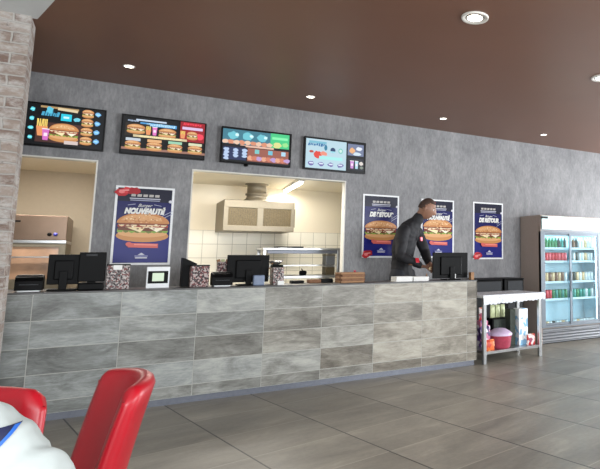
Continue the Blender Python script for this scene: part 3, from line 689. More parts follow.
# paper piles by the worker
for i, (x0, x1, h) in enumerate(((2.64, 2.845, .055), (2.86, 3.055, .05))):
    t = thing('paper_stack', ('white paper bundle on the counter in front of the worker, left one', 'white paper bundle on the counter in front of the worker, right one')[i], 'paper', ((x0+x1)/2, 5.80, 1.0), R(2-3*i), 'white paper bundles')
    m = MB()
    for k in range(5): m.box(-(x1-x0)/2+.002*(k % 2), (x1-x0)/2-.003*((k+1) % 2), -.07, .07, h*k/5, h*(k+1)/5-.0008)
    m.build('sheets', 'white', t)
tag(MB().box(3.60, 3.645, 5.675, 5.73, 1.0, 1.09, bev=.002).build('cardboard_box', 'kraft'), 'small brown cardboard box at the right end of the counter', 'box')
m = MB(); m.smooth = True; m.lathe([(.016, 0), (.02, .04), (.012, .045), (.004, .075), (.003, .08)], (3.13, 5.93, 1.0), 16); m.build('bottle', 'kraft'); tag(bpy.data.objects['bottle'], 'small amber bottle between the worker and the monitor', 'bottle')

# ------------------------------------------------------------------ display rack, bins
rk = thing('display_rack', 'steel rack with crumpled white film on top beside the counter end', 'rack', (3.735, 5.60, 0), R(3.5))
for x in (0, .905):
    for y in (0, .44): bx('leg', 'steel', rk, x, x+.042, y, y+.042, 0, .78, bev=.004)
bx('top', 'white_plastic', rk, -.03, .975, -.03, .51, .78, .812, bev=.006)
bx('lower_shelf', 'steel', rk, .042, .905, .01, .48, .11, .145, bev=.003)
def film():
    bm = bmesh.new(); n = 60; r = random.Random(9); rows = 6; g = []
    ph = [r.uniform(0, 6) for _ in range(4)]
    for j in range(rows):
        row = []
        for i in range(n+1):
            x = -.034+1.013*i/n; dep = .075+.03*(1-i/n)+.012*math.sin(i*.5+ph[0])*.35+.005*math.sin(i*1.7+ph[1])
            z = .806-dep*j/(rows-1); y = -.036-.006*(j > 0)+.007*math.sin(i*.9+j*1.1+ph[2])*(j/(rows-1))+.004*r.uniform(-1, 1)*(j > 0)
            row.append(bm.verts.new((x, y, z)))
        g.append(row)
    for a, b in zip(g, g[1:]):
        for i in range(n): f = bm.faces.new((a[i], b[i], b[i+1], a[i+1])); f.smooth = True
    me = bpy.data.meshes.new('film_skirt'); bm.to_mesh(me); bm.free(); me.materials.append(M['film']); return me
link('film_skirt', film(), rk)
bx('top_cover', 'film', rk, -.028, .973, -.028, .508, .811, .815)
# goods on the rack: local x,y on the rotated rack
RK = Matrix.Translation((3.735, 5.60, 0)) @ Matrix.Rotation(R(3.5), 4, 'Z')
def rl(x, y, z): return tuple(RK @ Vector((x, y, z)))
def good(name, label, cat, x, y, z, build, group=None):
    t = thing(name, label, cat, rl(x, y, z), R(3.5), group); build(t); return t
def bag(m_, w_, h_, d_=.05):
    def f(t):
        mb = MB(); n = 8; mb.smooth = True; rings = []
        for k in range(n+1):
            q = k/n; th = d_*math.sin(math.pi*min(1, max(.06, q*.94+.03)))**.5; ww = w_*(1-.08*abs(math.sin(q*6)))
            rings.append([mb.bm.verts.new((ww/2*math.cos(a), th/2*math.sin(a), h_*q)) for a in [2*math.pi*i/14 for i in range(14)]])
        for a, b in zip(rings, rings[1:]):
            for i in range(14): mb.bm.faces.new((a[i], a[(i+1) % 14], b[(i+1) % 14], b[i])).smooth = True
        mb.bm.faces.new(rings[0]); mb.bm.faces.new(rings[-1])
        mb.build('bag', m_, t); bx('top_seal', m_, t, -w_*.42, w_*.42, -.004, .004, h_-.004, h_+.014)
    return f
def carton(m_, w_, d_, h_, cap=None):
    def f(t):
        bx('carton', m_, t, -w_/2, w_/2, -d_/2, d_/2, 0, h_, bev=.004)
        if cap: mb = MB(); mb.cyl((0, 0, h_), .016, .02); mb.build('cap', cap, t)
    return f
good('snack_crate', 'dark crate on the rack holding the pale green pouches', 'crate', .53, .40, .145, lambda t: (bx('crate', 'black', t, -.13, .13, -.06, .07, 0, .34, bev=.006), bx('front_panel', 'dark_green', t, -.11, .11, -.064, -.059, .02, .32)))
for i in range(3):
    good('snack_pouch', ('left pale green pouch on the dark crate', 'middle pale green pouch on the dark crate', 'right pale green pouch on the dark crate')[i], 'snack', .445+.085*i, .40, .485, bag('pouch', .078, .15, .04), 'pale green pouches in a row')
good('snack_bag', 'red and white bag, upper left on the steel rack', 'snack', .27, .40, .463, lambda t: bag('pat_red', .10, .15, .05)(t))
good('snack_crate', 'small crate at the left end of the rack carrying the red and white bag', 'crate', .27, .40, .145, lambda t: bx('crate', 'pat_purple', t, -.06, .06, -.055, .07, 0, .318, bev=.004))
good('snack_bag', 'purple and white bag at the left of the rack shelf', 'snack', .125, .12, .145, bag('pat_purple', .13, .28, .07))
good('snack_bag', 'low orange bag at the front left of the rack shelf', 'snack', .125, .045, .145, bag('pat_orange', .15, .12, .05))
def tub(t):
    m = MB(); m.smooth = True; m.lathe([(.115, 0), (.13, .02), (.145, .15), (.15, .16)], n=30); m.build('bucket', 'tub_pink', t)
    m = MB(); m.smooth = True; m.lathe([(.152, .155), (.156, .175), (.13, .2), (.07, .235), (.002, .24)], n=30, cap=False); m.build('lid', 'tub_lid', t)
good('candy_tub', 'pink round tub with violet lid in the middle of the rack shelf', 'tub', .375, .155, .145, tub)
good('drink_carton', 'tall dark green carton on the rack shelf', 'carton', .60, .22, .145, carton('dark_green', .085, .10, .46))
good('drink_carton', 'tall blue and white carton at the right of the rack shelf', 'carton', .755, .20, .145, carton('pat_milk', .15, .12, .46))
good('snack_bag', 'small red and white bag leaning by the blue and white carton', 'snack', .81, .06, .145, bag('pat_red', .15, .13, .05))
def bin_(x0, x1, label):
    t = thing('waste_bin', label, 'bin', ((x0+x1)/2, 6.42, 0), 0, 'black bins behind the rack'); W = (x1-x0)/2
    bx('body', 'black', t, -W, W, 0, .38, 0, .95, bev=.012); 
    bx('front_panel', 'dark_grey', t, -W+.06, W-.03, -.006, .001, .12, .93, bev=.002); bx('lid', 'black', t, -W-.004, W+.004, -.004, .384, .95, .968, bev=.006)
    return t
bin_(4.085, 4.60, 'wide black bin against the wall behind the rack'); bin_(4.635, 4.985, 'narrower black bin between the wide one and the fridge')

# ------------------------------------------------------------------ drinks fridge
FX0, FX1, FY, FZ = 5.25, 6.56, 6.345, 1.90
fr = thing('drinks_fridge', 'tall glass-door drinks fridge with lit white sign on top', 'drinks fridge', (FX0, FY, 0)); fwid = FX1-FX0
m = MB(); m.box(0, .012, .0, .49, .0, FZ, bev=.002); m.box(fwid-.012, fwid, 0, .49, 0, FZ, bev=.002); m.box(0.012, fwid-.012, .47, .49, 0, FZ); m.box(.012, fwid-.012, 0.02, .47, FZ-.012, FZ); m.box(.012, fwid-.012, .06, .47, .215, .235); m.build('cabinet', 'fridge_side', fr)
li = MB(); li.box(.02, fwid-.02, .45, .465, .24, 1.64); li.box(.014, .02, .05, .46, .24, 1.64); li.box(fwid-.02, fwid-.014, .05, .46, .24, 1.64); li.box(.02, fwid-.02, .05, .46, 1.635, 1.645); li.box(.02, fwid-.02, .06, .45, .236, .245); li.build('inner_lining', 'liner', fr)
hs = bx('header_box', 'fridge_grey', fr, .014, fwid-.014, .003, .05, 1.655, FZ-.014); bx('lit_sign', 'sign', hs, .03, fwid-.014, -.002, .003, 1.69, FZ-.016); bx('sign_edge', 'black', hs, .003, .028, -.004, .003, 1.69, FZ-.012)
bx('logo_patch', 'dark_grey', hs, .028, .15, -.004, -.0021, FZ-.058, FZ-.020)
m = MB(); fy = -.004
for a in ((.0, .075, .235, 1.655), (fwid-.12, fwid-.0, .235, 1.655), (.075, fwid-.12, .235, .265), (.075, fwid-.12, 1.625, 1.655)): m.box(a[0], a[1], fy, .05, a[2], a[3], bev=.003)
m.build('door_surround', 'door_frame', fr)
def door(x0, x1, y0):
    d = MB(); e = .03
    for a in ((x0, x0+e, .266, 1.624), (x1-e, x1, .266, 1.624), (x0+e, x1-e, .266, .266+e), (x0+e, x1-e, 1.624-e, 1.624)): d.box(a[0], a[1], y0, y0+.018, a[2], a[3], bev=.002)
    o = d.build('sliding_door', 'door_frame', fr); bx('door_glass', 'glass', o, x0+e, x1-e, y0+.007, y0+.011, .266+e, 1.624-e)
    bx('handle', 'dark_grey', o, x0+.008, x0+.022, y0-.003, y0, .75, 1.05); return o
door(.07, .64, .020); door(.575, 1.20, .001)
for zz in (1.405, 1.205, .895, .640):
    m = MB()
    m.box(.02, fwid-.02, .06, .44, zz-.012, zz); m.box(.02, fwid-.02, .052, .062, zz-.02, zz+.012); m.build('shelf', 'liner', fr)
for x in (.025, .605, fwid-.145): bx('led_strip', 'led', fr, x, x+.018, .035, .05, .30, 1.60)
gr = bx('kick_panel', 'fridge_grey', fr, .012, fwid-.012, .03, .06, .012, .215)
m = MB()
for k in range(4):
    m.T = Matrix.Translation((0, .02, .045+.042*k)) @ Matrix.Rotation(R(-35), 4, 'X'); m.box(.02, fwid-.02, -.014, .016, -.011, .011, bev=.003)
m.build('louvres', 'fridge_grey', gr)
m = MB(); m.prism([(.02, .185), (.02, .212), (fwid-.02, .212), (fwid-.02, .195), (.62, .175), (.5, .195), (.4, .19)], .0, .03); m.build('grille_lip', 'fridge_grey', fr)
bx('plinth', 'black', fr, .02, fwid-.02, .04, .44, 0, .012)
area('fridge_interior_light', (fwid/2, .16, 1.60), (0, 0, 0), 1.1, .1, 4, (.80, .94, 1), parent=fr)
def can_proto(m_, r, h, kind):
    t = thing('drink_can' if kind == 'can' else 'drink_bottle', '', 'drink', (0, 0, 0)); mb = MB(); mb.smooth = True
    if kind == 'can': mb.lathe([(r*.8, 0), (r, .008), (r, h-.014), (r*.84, h-.002)], n=16)
    else: mb.lathe([(r*.9, 0), (r, .01), (r, h*.60), (r*.45, h*.80), (r*.38, h*.93)], n=16)
    mb.build('body', m_, t); mb = MB(); mb.smooth = True
    if kind == 'can': mb.lathe([(r*.84, h-.002), (r*.80, h)], n=16); mb.build('lid', 'silver', t)
    else: mb.lathe([(r*.42, h*.92), (r*.42, h)], n=12); mb.build('cap', 'white_plastic', t)
    return t
rows = [  # z, height, kind, left door colours, right door colours
    (1.405, .175, 'bottle', ['can_cream', 'can_green', 'can_green', 'can_green', 'can_green', 'can_dark', 'can_teal', 'can_dark'], ['can_dark', 'can_brown', 'can_dark', 'can_white', 'can_white', 'can_cream', 'can_white', 'can_white'], 'top shelf'),
    (1.205, .135, 'can', ['can_pink', 'can_red', 'can_pink', 'can_red', 'can_red', 'can_pink', 'can_red', 'can_pink'], ['can_dark', 'can_white', 'can_dark', 'can_white', 'can_white', 'can_cream', 'can_white', 'can_white'], 'second shelf'),
    (.895, .145, 'can', ['can_cream', 'can_cream', 'can_brown', 'can_cream', 'can_brown', 'can_cream', 'can_brown', 'can_white'], ['can_brown', 'can_dark', 'can_cream', 'can_white', 'can_cream', 'can_white', 'can_white', 'can_white'], 'third shelf'),
    (.640, .14, 'can', ['can_red', 'can_red', 'can_red', 'can_green', 'can_teal', 'can_green', 'can_teal', 'can_green'], ['can_teal', 'can_teal', 'can_green', 'can_teal', 'can_teal', 'can_white', 'can_teal', 'can_white'], 'fourth shelf'),
    (.245, .07, 'can', ['can_white', 'can_cream', 'can_white', 'can_dark', 'can_white', 'can_white', 'can_cream', 'can_white'], ['can_white', 'can_white', 'can_cream', 'can_white', 'can_white', 'can_white', 'can_white', 'can_white'], 'fridge floor')]
CN = dict(can_red='red', can_pink='pink', can_green='green', can_dark='dark', can_cream='cream', can_brown='brown', can_teal='teal', can_white='white')
protos = {}
for z, h, kind, lc, rc, nm in rows:
    for side, cols, xa in (('left', lc, .105), ('right', rc, .665)):
        for i, c in enumerate(cols):
            loc = (FX0+xa+.0315+.063*i, FY+.115, z)
            lab = '%s %s on the %s behind the %s fridge door' % (CN[c], 'bottle' if kind == 'bottle' else ('tub' if h < .1 else 'can'), nm, side)
            grp = '%s drinks on the %s, %s door' % (CN[c], nm, side)
            key = (c, h)
            if key not in protos:
                t = can_proto(c, .0285, h, kind); protos[key] = t; t.location = loc; t['label'] = lab; t['group'] = grp
            else: dup(protos[key], loc, lab, None, grp)

# ------------------------------------------------------------------ red tub chairs
def chair(loc, rz, label, topz=.86, tall=0):
    t = thing('tub_chair', label, 'chair', loc, rz, 'red tub chairs')
    # backrest: curved shell open towards local -x; far wing at +y
    bm = bmesh.new(); n, kz, th = 28, 10, .058
    def ctr(s, q):      # s -1..1 around, q 0..1 up
        a = s*R(47); Rr = .30
        x = Rr*math.cos(a)-Rr+.02; y = Rr*math.sin(a)*1.0
        x += .075*q+.02*q*q; y *= (.92+.08*q)
        return x, y, a
    rings = []
    for i in range(n+1):
        s = -1+2*i/n; prof = []
        edge = min(1, (1-abs(s))/.16); tk = th*(.42+.58*math.sqrt(max(0, 1-(1-edge)**2)))
        top = topz-.018*s*s-.035*(1-edge)**2
        pts = []
        for k in range(kz+1): pts.append((k/kz, -1))
        capn = 5
        for k in range(1, capn): pts.append((('c', k/capn)))
        for k in range(kz, -1, -1): pts.append((k/kz, 1))
        for p in pts:
            if p[0] == 'c':
                a_ = math.pi*p[1]; x, y, a = ctr(s, 1); off = -math.cos(a_)*tk/2; z = top-tk*.5+math.sin(a_)*tk*.5
            else:
                q = p[0]; x, y, a = ctr(s, q); off = p[1]*tk/2*(1 if q < .98 else 1); z = .42+(top-tk*.5-.42)*q
            prof.append(bm.verts.new((x+off*math.cos(a), y+off*math.sin(a), z)))
        rings.append(prof)
    L = len(rings[0])
    for a, b in zip(rings, rings[1:]):
        for i in range(L): bm.faces.new((a[i], a[(i+1) % L], b[(i+1) % L], b[i])).smooth = True
    for rg, sg in ((rings[0], -1), (rings[-1], 1)):
        # rounded wing tip
        half = L//2; cen = []
        for i in range(half+1):
            j = L-1-i
            if j < i: break
            v = (rg[i].co+rg[j].co)/2; cen.append(v)
        a = sg*R(47); d = Vector((-math.sin(a)*1.0, math.cos(a), 0))*sg*.010
        mids = [bm.verts.new(c+d) for c in cen]
        for i in range(len(cen)-1):
            bm.faces.new((rg[i], rg[i+1], mids[i+1], mids[i])).smooth = True; j = L-1-i
            bm.faces.new((rg[j], mids[i], mids[i+1], rg[j-1])).smooth = True
    bmesh.ops.remove_doubles(bm, verts=bm.verts[:], dist=.0005)
    bmesh.ops.recalc_face_normals(bm, faces=bm.faces[:])
    me = bpy.data.meshes.new('backrest'); bm.to_mesh(me); bm.free(); me.materials.append(M['red']); bk = link('backrest', me, t)
    # piping seam along the top rim
    m = MB(); m.smooth = True; pts = []
    for i in range(29):
        s = -1+2*i/28; x, y, a = ctr(s*.86, 1); pts.append((x-math.cos(a)*th*.42, y-math.sin(a)*th*.42, .86-.018*s*s-.022+topz-.86))
    m.tube(pts, .0035, 6); m.build('seam', 'red', bk)
    m = MB(); m.box(-.44, -.0, -.22, .22, .40, .48, bev=.03, seg=4); m.smooth = True; o = m.build('seat', 'red', t)
    for f in o.data.polygons: f.use_smooth = True
    bx('seat_frame', 'wood', t, -.41, -.03, -.19, .19, .36, .402)
    for x, y in ((-.39, -.17), (-.39, .17), (-.05, -.17), (-.05, .17)):
        m = MB(); m.tube([(x, y, .37), (x+(-.02 if x < -.2 else .04), y*1.06, 0)], [.02, .014], 10); m.build('leg', 'wood', t)
    return t
chair((0.005, 2.36, 0), R(9), 'empty red tub chair with curved back, right one in the foreground', .875)
chair((-.345, 1.82, 0), R(90), 'red tub chair behind the seated person in white, at the left edge', .955)

# ------------------------------------------------------------------ people
def fuse(chains, voxel=.008, smooth=6, folds=0, seed=0):
    """chains of (point, (half width, half depth) | radius, side vector): lofted, fused by a voxel remesh into one continuous surface"""
    from mathutils import noise as mn
    mb = MB(); bm = mb.bm; n = 16
    for ch in chains:
        pts = [Vector(c[0]) for c in ch]; rings = []
        rs = [(c[1], c[1]) if not isinstance(c[1], tuple) else c[1] for c in ch]; sides = [Vector(c[2]) if len(c) > 2 else None for c in ch]
        # resample along the chain (Catmull-Rom) so that limbs bend smoothly
        P_, R_, S_ = [], [], []
        last = None
        for i in range(len(pts)-1):
            p0 = pts[max(i-1, 0)]; p1 = pts[i]; p2 = pts[i+1]; p3 = pts[min(i+2, len(pts)-1)]
            for k in range(6):
                t = k/6; q = .5*((2*p1)+(p2-p0)*t+(2*p0-5*p1+4*p2-p3)*t*t+(3*p1-p0-3*p2+p3)*t**3)
                P_.append(q); e = t*t*(3-2*t); R_.append(tuple(a+(b-a)*e for a, b in zip(rs[i], rs[i+1]))); S_.append(sides[i])
        P_.append(pts[-1]); R_.append(rs[-1]); S_.append(sides[-1])
        # rounded ends
        d0 = (P_[0]-P_[1]).normalized(); d1 = (P_[-1]-P_[-2]).normalized(); m0 = min(R_[0]); m1 = min(R_[-1])
        for f, g in ((.55, .83), (.9, .43)):
            P_.insert(0, P_[0 if f == .55 else 1]+d0*m0*f if f == .55 else base0+d0*m0*f); 
            if f == .55: base0 = P_[1]; r0 = R_[0]
            R_.insert(0, (r0[0]*g, r0[1]*g)); S_.insert(0, S_[0])
        base1, r1 = P_[-1], R_[-1]
        for f, g in ((.55, .83), (.9, .43)): P_.append(base1+d1*m1*f); R_.append((r1[0]*g, r1[1]*g)); S_.append(S_[-1])
        prev = None
        for i, p in enumerate(P_):
            d = (P_[min(i+1, len(P_)-1)]-P_[max(i-1, 0)]).normalized(); sd = S_[i]
            if sd is None: sd = prev if prev is not None else d.orthogonal()
            a = (sd-d*sd.dot(d)).normalized(); prev = a; b = d.cross(a)
            rings.append([bm.verts.new(p+a*math.cos(t)*R_[i][0]+b*math.sin(t)*R_[i][1]) for t in [2*math.pi*k/n for k in range(n)]])
        for a, b in zip(rings, rings[1:]):
            for i in range(n): bm.faces.new((a[i], a[(i+1) % n], b[(i+1) % n], b[i]))
        bm.faces.new(rings[0][::-1]); bm.faces.new(rings[-1])
    bmesh.ops.recalc_face_normals(bm, faces=bm.faces[:])
    me = bpy.data.meshes.new('fuse'); bm.to_mesh(me); bm.free(); o = bpy.data.objects.new('fuse', me); C.objects.link(o)
    rm = o.modifiers.new('r', 'REMESH'); rm.mode = 'VOXEL'; rm.voxel_size = voxel
    if smooth: sm = o.modifiers.new('s', 'SMOOTH'); sm.factor = .5; sm.iterations = smooth
    dg = bpy.context.evaluated_depsgraph_get(); out = bpy.data.meshes.new_from_object(o.evaluated_get(dg)); bpy.data.objects.remove(o)
    if folds:
        nn = [v.normal.copy() for v in out.vertices]
        for v, q in zip(out.vertices, nn):
            c = v.co+Vector((seed, 0, 0)); w_ = mn.noise(c*5); f_ = mn.noise(Vector((c.x*13+w_*2, c.y*13, c.z*20+w_*3)))
            v.co += q*folds*(f_+.5*w_)
    for p in out.polygons: p.use_smooth = True
    return out
def head_into(bm, c, face, tilt, k=1.0, mats=(0, 1, 2, 3)):
    """head with face, joined into the body mesh; face = heading angle, tilt = nod down"""
    T = Matrix.Translation(c) @ Matrix.Rotation(face, 4, 'Z') @ Matrix.Rotation(tilt, 4, 'Y')
    r = bmesh.ops.create_uvsphere(bm, u_segments=32, v_segments=24, radius=1)
    for v in r['verts']:
        x, y, z = v.co; X = x*.098; Y = y*.077; Z = z*.122
        if z < 0: Y *= 1+.28*z; X *= (1+.10*z) if x > 0 else (1+.38*z)
        if x > 0 and z < .3: X += .006*(1-abs(y))
        if x > .4 and abs(y) < .22 and -.35 < z < .25:                      # nose
            X += .028*(1-abs(y)/.22)*(1-max(0, (z+.25))/.5 if z > -.25 else max(0, (z+.35)/.1))
        if x > .5 and .0 < z < .25 and .2 < abs(y) < .6: X -= .008           # eye sockets
        if x > .6 and z < -.72 and abs(y) < .4: X += .008                    # chin
        v.co = T @ (Vector((X, Y, Z))*k)
    for f in {f for v in r['verts'] for f in v.link_faces}: f.smooth = True; f.material_index = mats[0]
    def ball(p, s, mi):
        q = bmesh.ops.create_uvsphere(bm, u_segments=12, v_segments=8, radius=1)
        for v in q['verts']: v.co = T @ ((Vector((v.co.x*s[0], v.co.y*s[1], v.co.z*s[2]))+Vector(p))*k)
        for f in {f for v in q['verts'] for f in v.link_faces}: f.smooth = True; f.material_index = mi
    for s_ in (-1, 1):
        ball((.078, s_*.031, .014), (.012, .013, .009), mats[1]); ball((.0865, s_*.031, .014), (.005, .006, .006), mats[2])
        ball((-.005, s_*.077, -.004), (.016, .009, .030), mats[0])
        ball((.083, s_*.031, .034), (.006, .018, .004), mats[2])
    ball((.086, 0, -.062), (.008, .024, .007), mats[3])
def hair_mesh(c, face, tilt, k=1.0):
    T = Matrix.Translation(c) @ Matrix.Rotation(face, 4, 'Z') @ Matrix.Rotation(tilt, 4, 'Y')
    bm = bmesh.new(); r = bmesh.ops.create_uvsphere(bm, u_segments=32, v_segments=20, radius=1)
    kill = []
    for v in r['verts']:
        x, y, z = v.co
        if z < .55-.8*(x < .35)*min(1, (.35-x)*1.4) : kill.append(v)
        v.co = T @ (Vector((x*.1015, y*.080, z*.1255))*k)
    bmesh.ops.delete(bm, geom=kill, context='VERTS')
    bmesh.ops.solidify(bm, geom=bm.faces[:], thickness=.004)
    for f in bm.faces: f.smooth = True
    me = bpy.data.meshes.new('hair'); bm.to_mesh(me); bm.free(); me.materials.append(M['hair']); return me
def hand_chains(w, d, n, k=1.0, curl=.6):
    """palm and five fingers; w wrist, d pointing direction, n palm normal (side the fingers curl to)"""
    w = Vector(w); d = Vector(d).normalized(); n = (Vector(n)-d*Vector(n).dot(d)).normalized(); s = d.cross(n)
    ch = [[(tuple(w), (.024*k, .02*k), tuple(s)), (tuple(w+d*.05*k), (.036*k, .017*k), tuple(s)), (tuple(w+d*.085*k), (.040*k, .014*k), tuple(s))]]
    for i, (o, l) in enumerate(((-.030, .068), (-.010, .078), (.010, .072), (.029, .056))):
        p = w+d*.075*k+s*o*k; c = []
        a = 0; c.append((tuple(p), .0095*k))
        for q, f in enumerate((.45, .32, .23)):
            a += curl*(.5+.35*q); p = p+(d*math.cos(a)+n*math.sin(a))*l*f*1.25*k; c.append((tuple(p), (.0088-.0009*q)*k))
        ch.append(c)
    p = w+d*.025*k-s*.022*k; q1 = p+(d*.5-s*.8+n*.3).normalized()*.038*k; q2 = q1+(d*.8-s*.2+n*.6).normalized()*.03*k; q3 = q2+(d*.7+n*.7).normalized()*.024*k
    ch.append([(tuple(p), .013*k), (tuple(q1), .0115*k), (tuple(q2), .010*k), (tuple(q3), .0085*k)])
    return ch
def body_obj(parent, chains, head_c, face, tilt, skin, k=1.0):
    me = fuse(chains, .0065, 3); bm = bmesh.new(); bm.from_mesh(me)
    for f in bm.faces: f.material_index = 0; f.smooth = True
    head_into(bm, head_c, face, tilt, k)
    out = bpy.data.meshes.new('body'); bm.to_mesh(out); bm.free()
    for m_ in (skin, 'eye', 'iris', 'lips'): out.materials.append(M[m_])
    return link('body', out, parent)
def cloth(name, chains, m_, parent, folds=.006, seed=0):
    me = fuse(chains, .009, 5, folds, seed); me.materials.clear(); me.materials.append(M[m_]); me.name = name; return link(name, me, parent)
# worker behind the counter, leaning towards the monitor
wk = thing('person', 'person in a black jacket leaning forward behind the counter', 'person', (3.0, 6.42, .18))
wk_inv = Matrix.Translation((-3.0, -6.42, -.18))
HC = Vector((3.262, 6.20, 1.885)); fa = R(-35)
sv = (.77, .64, 0)
def T1(g, w0=0): return [((3.04, 6.43, 1.02), (.165*g, .125*g), sv), ((3.035, 6.42, 1.22), (.155*g, .12*g), sv), ((3.04, 6.37, 1.44), (.18*g, .135*g), sv), ((3.09, 6.335, 1.61), (.18*g, .12*g), sv), ((3.125, 6.31, 1.675), (.125*g, .095*g), sv), ((3.16, 6.285, 1.725), (.080*g, .074*g), sv), ((3.195, 6.262, 1.785), (.068*g, .066*g), sv)]
rs, re_, rw = (2.955, 6.23, 1.585), (2.895, 6.15, 1.29), (3.10, 6.02, 1.165)
ls, le, lw = (3.245, 6.45, 1.60), (3.335, 6.36, 1.32), (3.25, 6.07, 1.18)
rdir, ldir = Vector((.75, -.2, -.10)), Vector((-.15, -.85, -.1))
L1 = lambda g: [[((2.97, 6.38, 1.05), .095*g), ((2.93, 6.41, .64), .062*g), ((2.885, 6.50, .27), .042*g)], [((3.13, 6.48, 1.05), .095*g), ((3.07, 6.47, .64), .062*g), ((3.09, 6.55, .27), .042*g)]]
body_obj(wk, [T1(.86), [((3.13, 6.305, 1.66), .064), ((3.20, 6.26, 1.80), .058), ((3.245, 6.225, 1.88), .060)], [(rs, .055), (re_, .042), (rw, .028)], [(ls, .055), (le, .042), (lw, .028)]]
         +L1(.9)+hand_chains(rw, rdir, (0, -.1, -1), 1.05, .75)+hand_chains(lw, ldir, (-.2, 0, -1), 1.05, .75), HC, fa, R(22), 'skin', 1.12)
link('hair', hair_mesh(HC, fa, R(22), 1.12), wk)
jk = cloth('jacket', [T1(1.05), [((3.10, 6.32, 1.60), .085, sv), (rs, .085), ((2.91, 6.18, 1.42), .074), (re_, .068), ((3.03, 6.065, 1.215), .052), ((3.085, 6.03, 1.175), .042)],
      [((3.10, 6.33, 1.60), .085, sv), (ls, .082), ((3.31, 6.41, 1.44), .072), (le, .064), ((3.285, 6.20, 1.235), .050), ((3.257, 6.11, 1.19), .042)]], 'jacket', wk)
cloth('trousers', [[((3.04, 6.43, 1.06), (.16, .12), sv), ((3.045, 6.43, .98), (.17, .125), sv)]]+L1(1.2), 'trousers', wk)
for x, y in ((2.885, 6.47), (3.09, 6.52)):
    m = MB(); m.box(-.05, .05, -.16, .10, 0, .075, bev=.03, seg=3); m.build('shoe', 'shoe', wk, (x, y, .18))
def patch(parent, c, nrm, w_, h_, m_, name):
    q = Vector(nrm).to_track_quat('Z', 'Y').to_matrix().to_4x4(); mb = MB(); mb.T = Matrix.Translation(c) @ q; mb.box(-w_/2, w_/2, -h_/2, h_/2, -.012, .004, bev=.003); return mb.build(name, m_, parent)
patch(jk, (3.215, 6.245, 1.50), (.5, -.85, .1), .045, .05, 'can_pink', 'chest_badge')
patch(jk, (3.045, 6.012, 1.235), (0, -1, .4), .045, .06, 'can_red', 'sleeve_badge')
for o in wk.children: o.location = Vector(o.location)-Vector((3.0, 6.42, .18))
tag(MB().box(3.175, 3.245, 5.945, 5.995, 1.115, 1.155, bev=.008).build('wrapped_sandwich', 'can_cream'), 'small yellowish wrapped item held in the hands of the worker', 'food')

# seated person in white sweatshirt, at the left edge
PX, PY = -.450, 1.60
DZ = 0
sp_ = thing('person', 'seated person in a white sweatshirt with navy print, cut by the left edge', 'person', (PX, PY, 0))
HC2 = Vector((PX-.02, PY-.09, 1.235)); sx_ = (1, 0, 0)
def T2(g): return [((PX, PY+.05, .58), (.155*g, .115*g), sx_), ((PX, PY+.03, .72), (.145*g, .11*g), sx_), ((PX+.005, PY-.02, .87), (.165*g, .12*g), sx_), ((PX+.01, PY-.04, .93), (.16*g, .10*g), sx_), ((PX+.01, PY-.045, 1.005), (.09*g, .075*g), sx_), ((PX+.01, PY-.05, 1.045), (.062*g, .058*g), sx_)]
ls, le, lw = (PX+.195, PY-.03, .925), (PX+.39, PY-.12, .735), (PX+.20, PY-.40, .70)
rs, re_, rw = (PX-.17, PY-.03, .935), (PX-.27, PY-.16, .73), (PX-.12, PY-.38, .70)
L2 = lambda g: [[((PX-.09, PY+.0, .56), .085*g), ((PX-.11, PY-.40, .54), .062*g), ((PX-.11, PY-.43, .12), .042*g)], [((PX+.09, PY+.0, .56), .085*g), ((PX+.11, PY-.40, .54), .062*g), ((PX+.11, PY-.43, .12), .042*g)]]
body_obj(sp_, [T2(.86), [((PX+.01, PY-.045, 1.0), .058), ((PX, PY-.06, 1.09), .052), ((PX-.01, PY-.075, 1.18), .055)], [(ls, .05), (le, .04), (lw, .027)], [(rs, .05), (re_, .04), (rw, .027)]]
         +L2(.9)+hand_chains(lw, (-.8, -.6, -.05), (0, 0, -1), .95, .3)+hand_chains(rw, (.7, -.7, -.05), (0, 0, -1), .95, .3), HC2, R(-100), R(12), 'skin_light')
link('hair', hair_mesh(HC2, R(-100), R(12)), sp_)
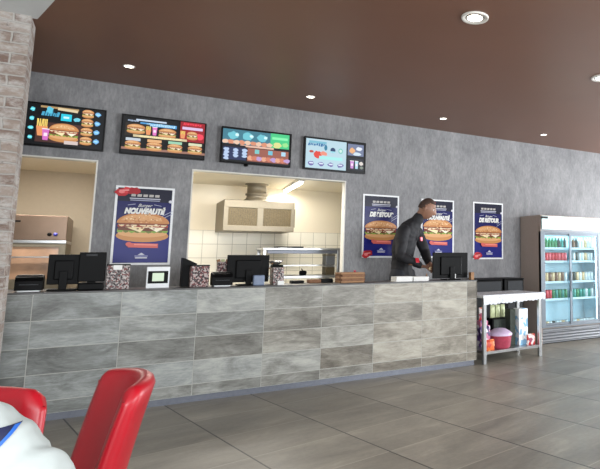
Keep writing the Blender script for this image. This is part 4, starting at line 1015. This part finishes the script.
sw = cloth('sweatshirt', [T2(1.08), [((PX+.06, PY-.03, .925), .085), (ls, .085), ((PX+.305, PY-.075, .835), .08), (le, .074), ((PX+.30, PY-.27, .715), .056), ((PX+.215, PY-.38, .705), .044)],
      [((PX-.06, PY-.03, .93), .085), (rs, .085), (re_, .068), ((PX-.14, PY-.36, .705), .044)]], 'sweat', sp_, .013, 3)
cloth('trousers', [[((PX, PY+.05, .60), (.15, .11), sx_), ((PX, PY+.04, .54), (.155, .11), sx_)]]+L2(1.15), 'trousers', sp_)
for s_ in (-1, 1):
    m = MB(); m.box(-.045, .045, -.17, .08, 0, .075, bev=.03, seg=3); m.build('shoe', 'shoe', sp_, (PX+s_*.11, PY-.45, 0))
for o in sp_.children: o.location = Vector(o.location)-Vector((PX, PY, 0))

def projected(name, pts, m_, off, nx=26, nz=14):
    """printed cloth panel laid on the front of the sweatshirt"""
    from mathutils.bvhtree import BVHTree
    v = [q.co.copy() for q in sw.data.vertices]; bv = BVHTree.FromPolygons(v, [tuple(p.vertices) for p in sw.data.polygons])
    (ax, az), (bx_, bz), (cx_, cz), (dx, dz) = pts; bm = bmesh.new(); g = []
    for i in range(nx+1):
        row = []
        for k in range(nz+1):
            u, w_ = i/nx, k/nz; x = (ax*(1-u)+bx_*u)*(1-w_)+(dx*(1-u)+cx_*u)*w_; z = (az*(1-u)+bz*u)*(1-w_)+(dz*(1-u)+cz*u)*w_
            h_ = bv.ray_cast(Vector((x, -1, z)), Vector((0, 1, 0)))
            row.append(bm.verts.new(h_[0]+h_[1]*off) if h_[0] is not None else None)
        g.append(row)
    for a, b in zip(g, g[1:]):
        for k in range(nz):
            q = (a[k], b[k], b[k+1], a[k+1])
            if None not in q and max((q[0].co-q[2].co).length, (q[1].co-q[3].co).length) < .3: bm.faces.new(q).smooth = True
    for v_ in [v_ for v_ in bm.verts if not v_.link_faces]: bm.verts.remove(v_)
    me = bpy.data.meshes.new(name); bm.to_mesh(me); bm.free(); me.materials.append(M[m_]); o = link(name, me, sw); return o
projected('chest_print', ((-.50, .94), (-.135, .940), (-.215, .855), (-.50, .78)), 'navy', .003)
projected('print_edge', ((-.140, .945), (-.131, .945), (-.211, .851), (-.220, .851)), 'blue_edge', .0045, 3, 14)
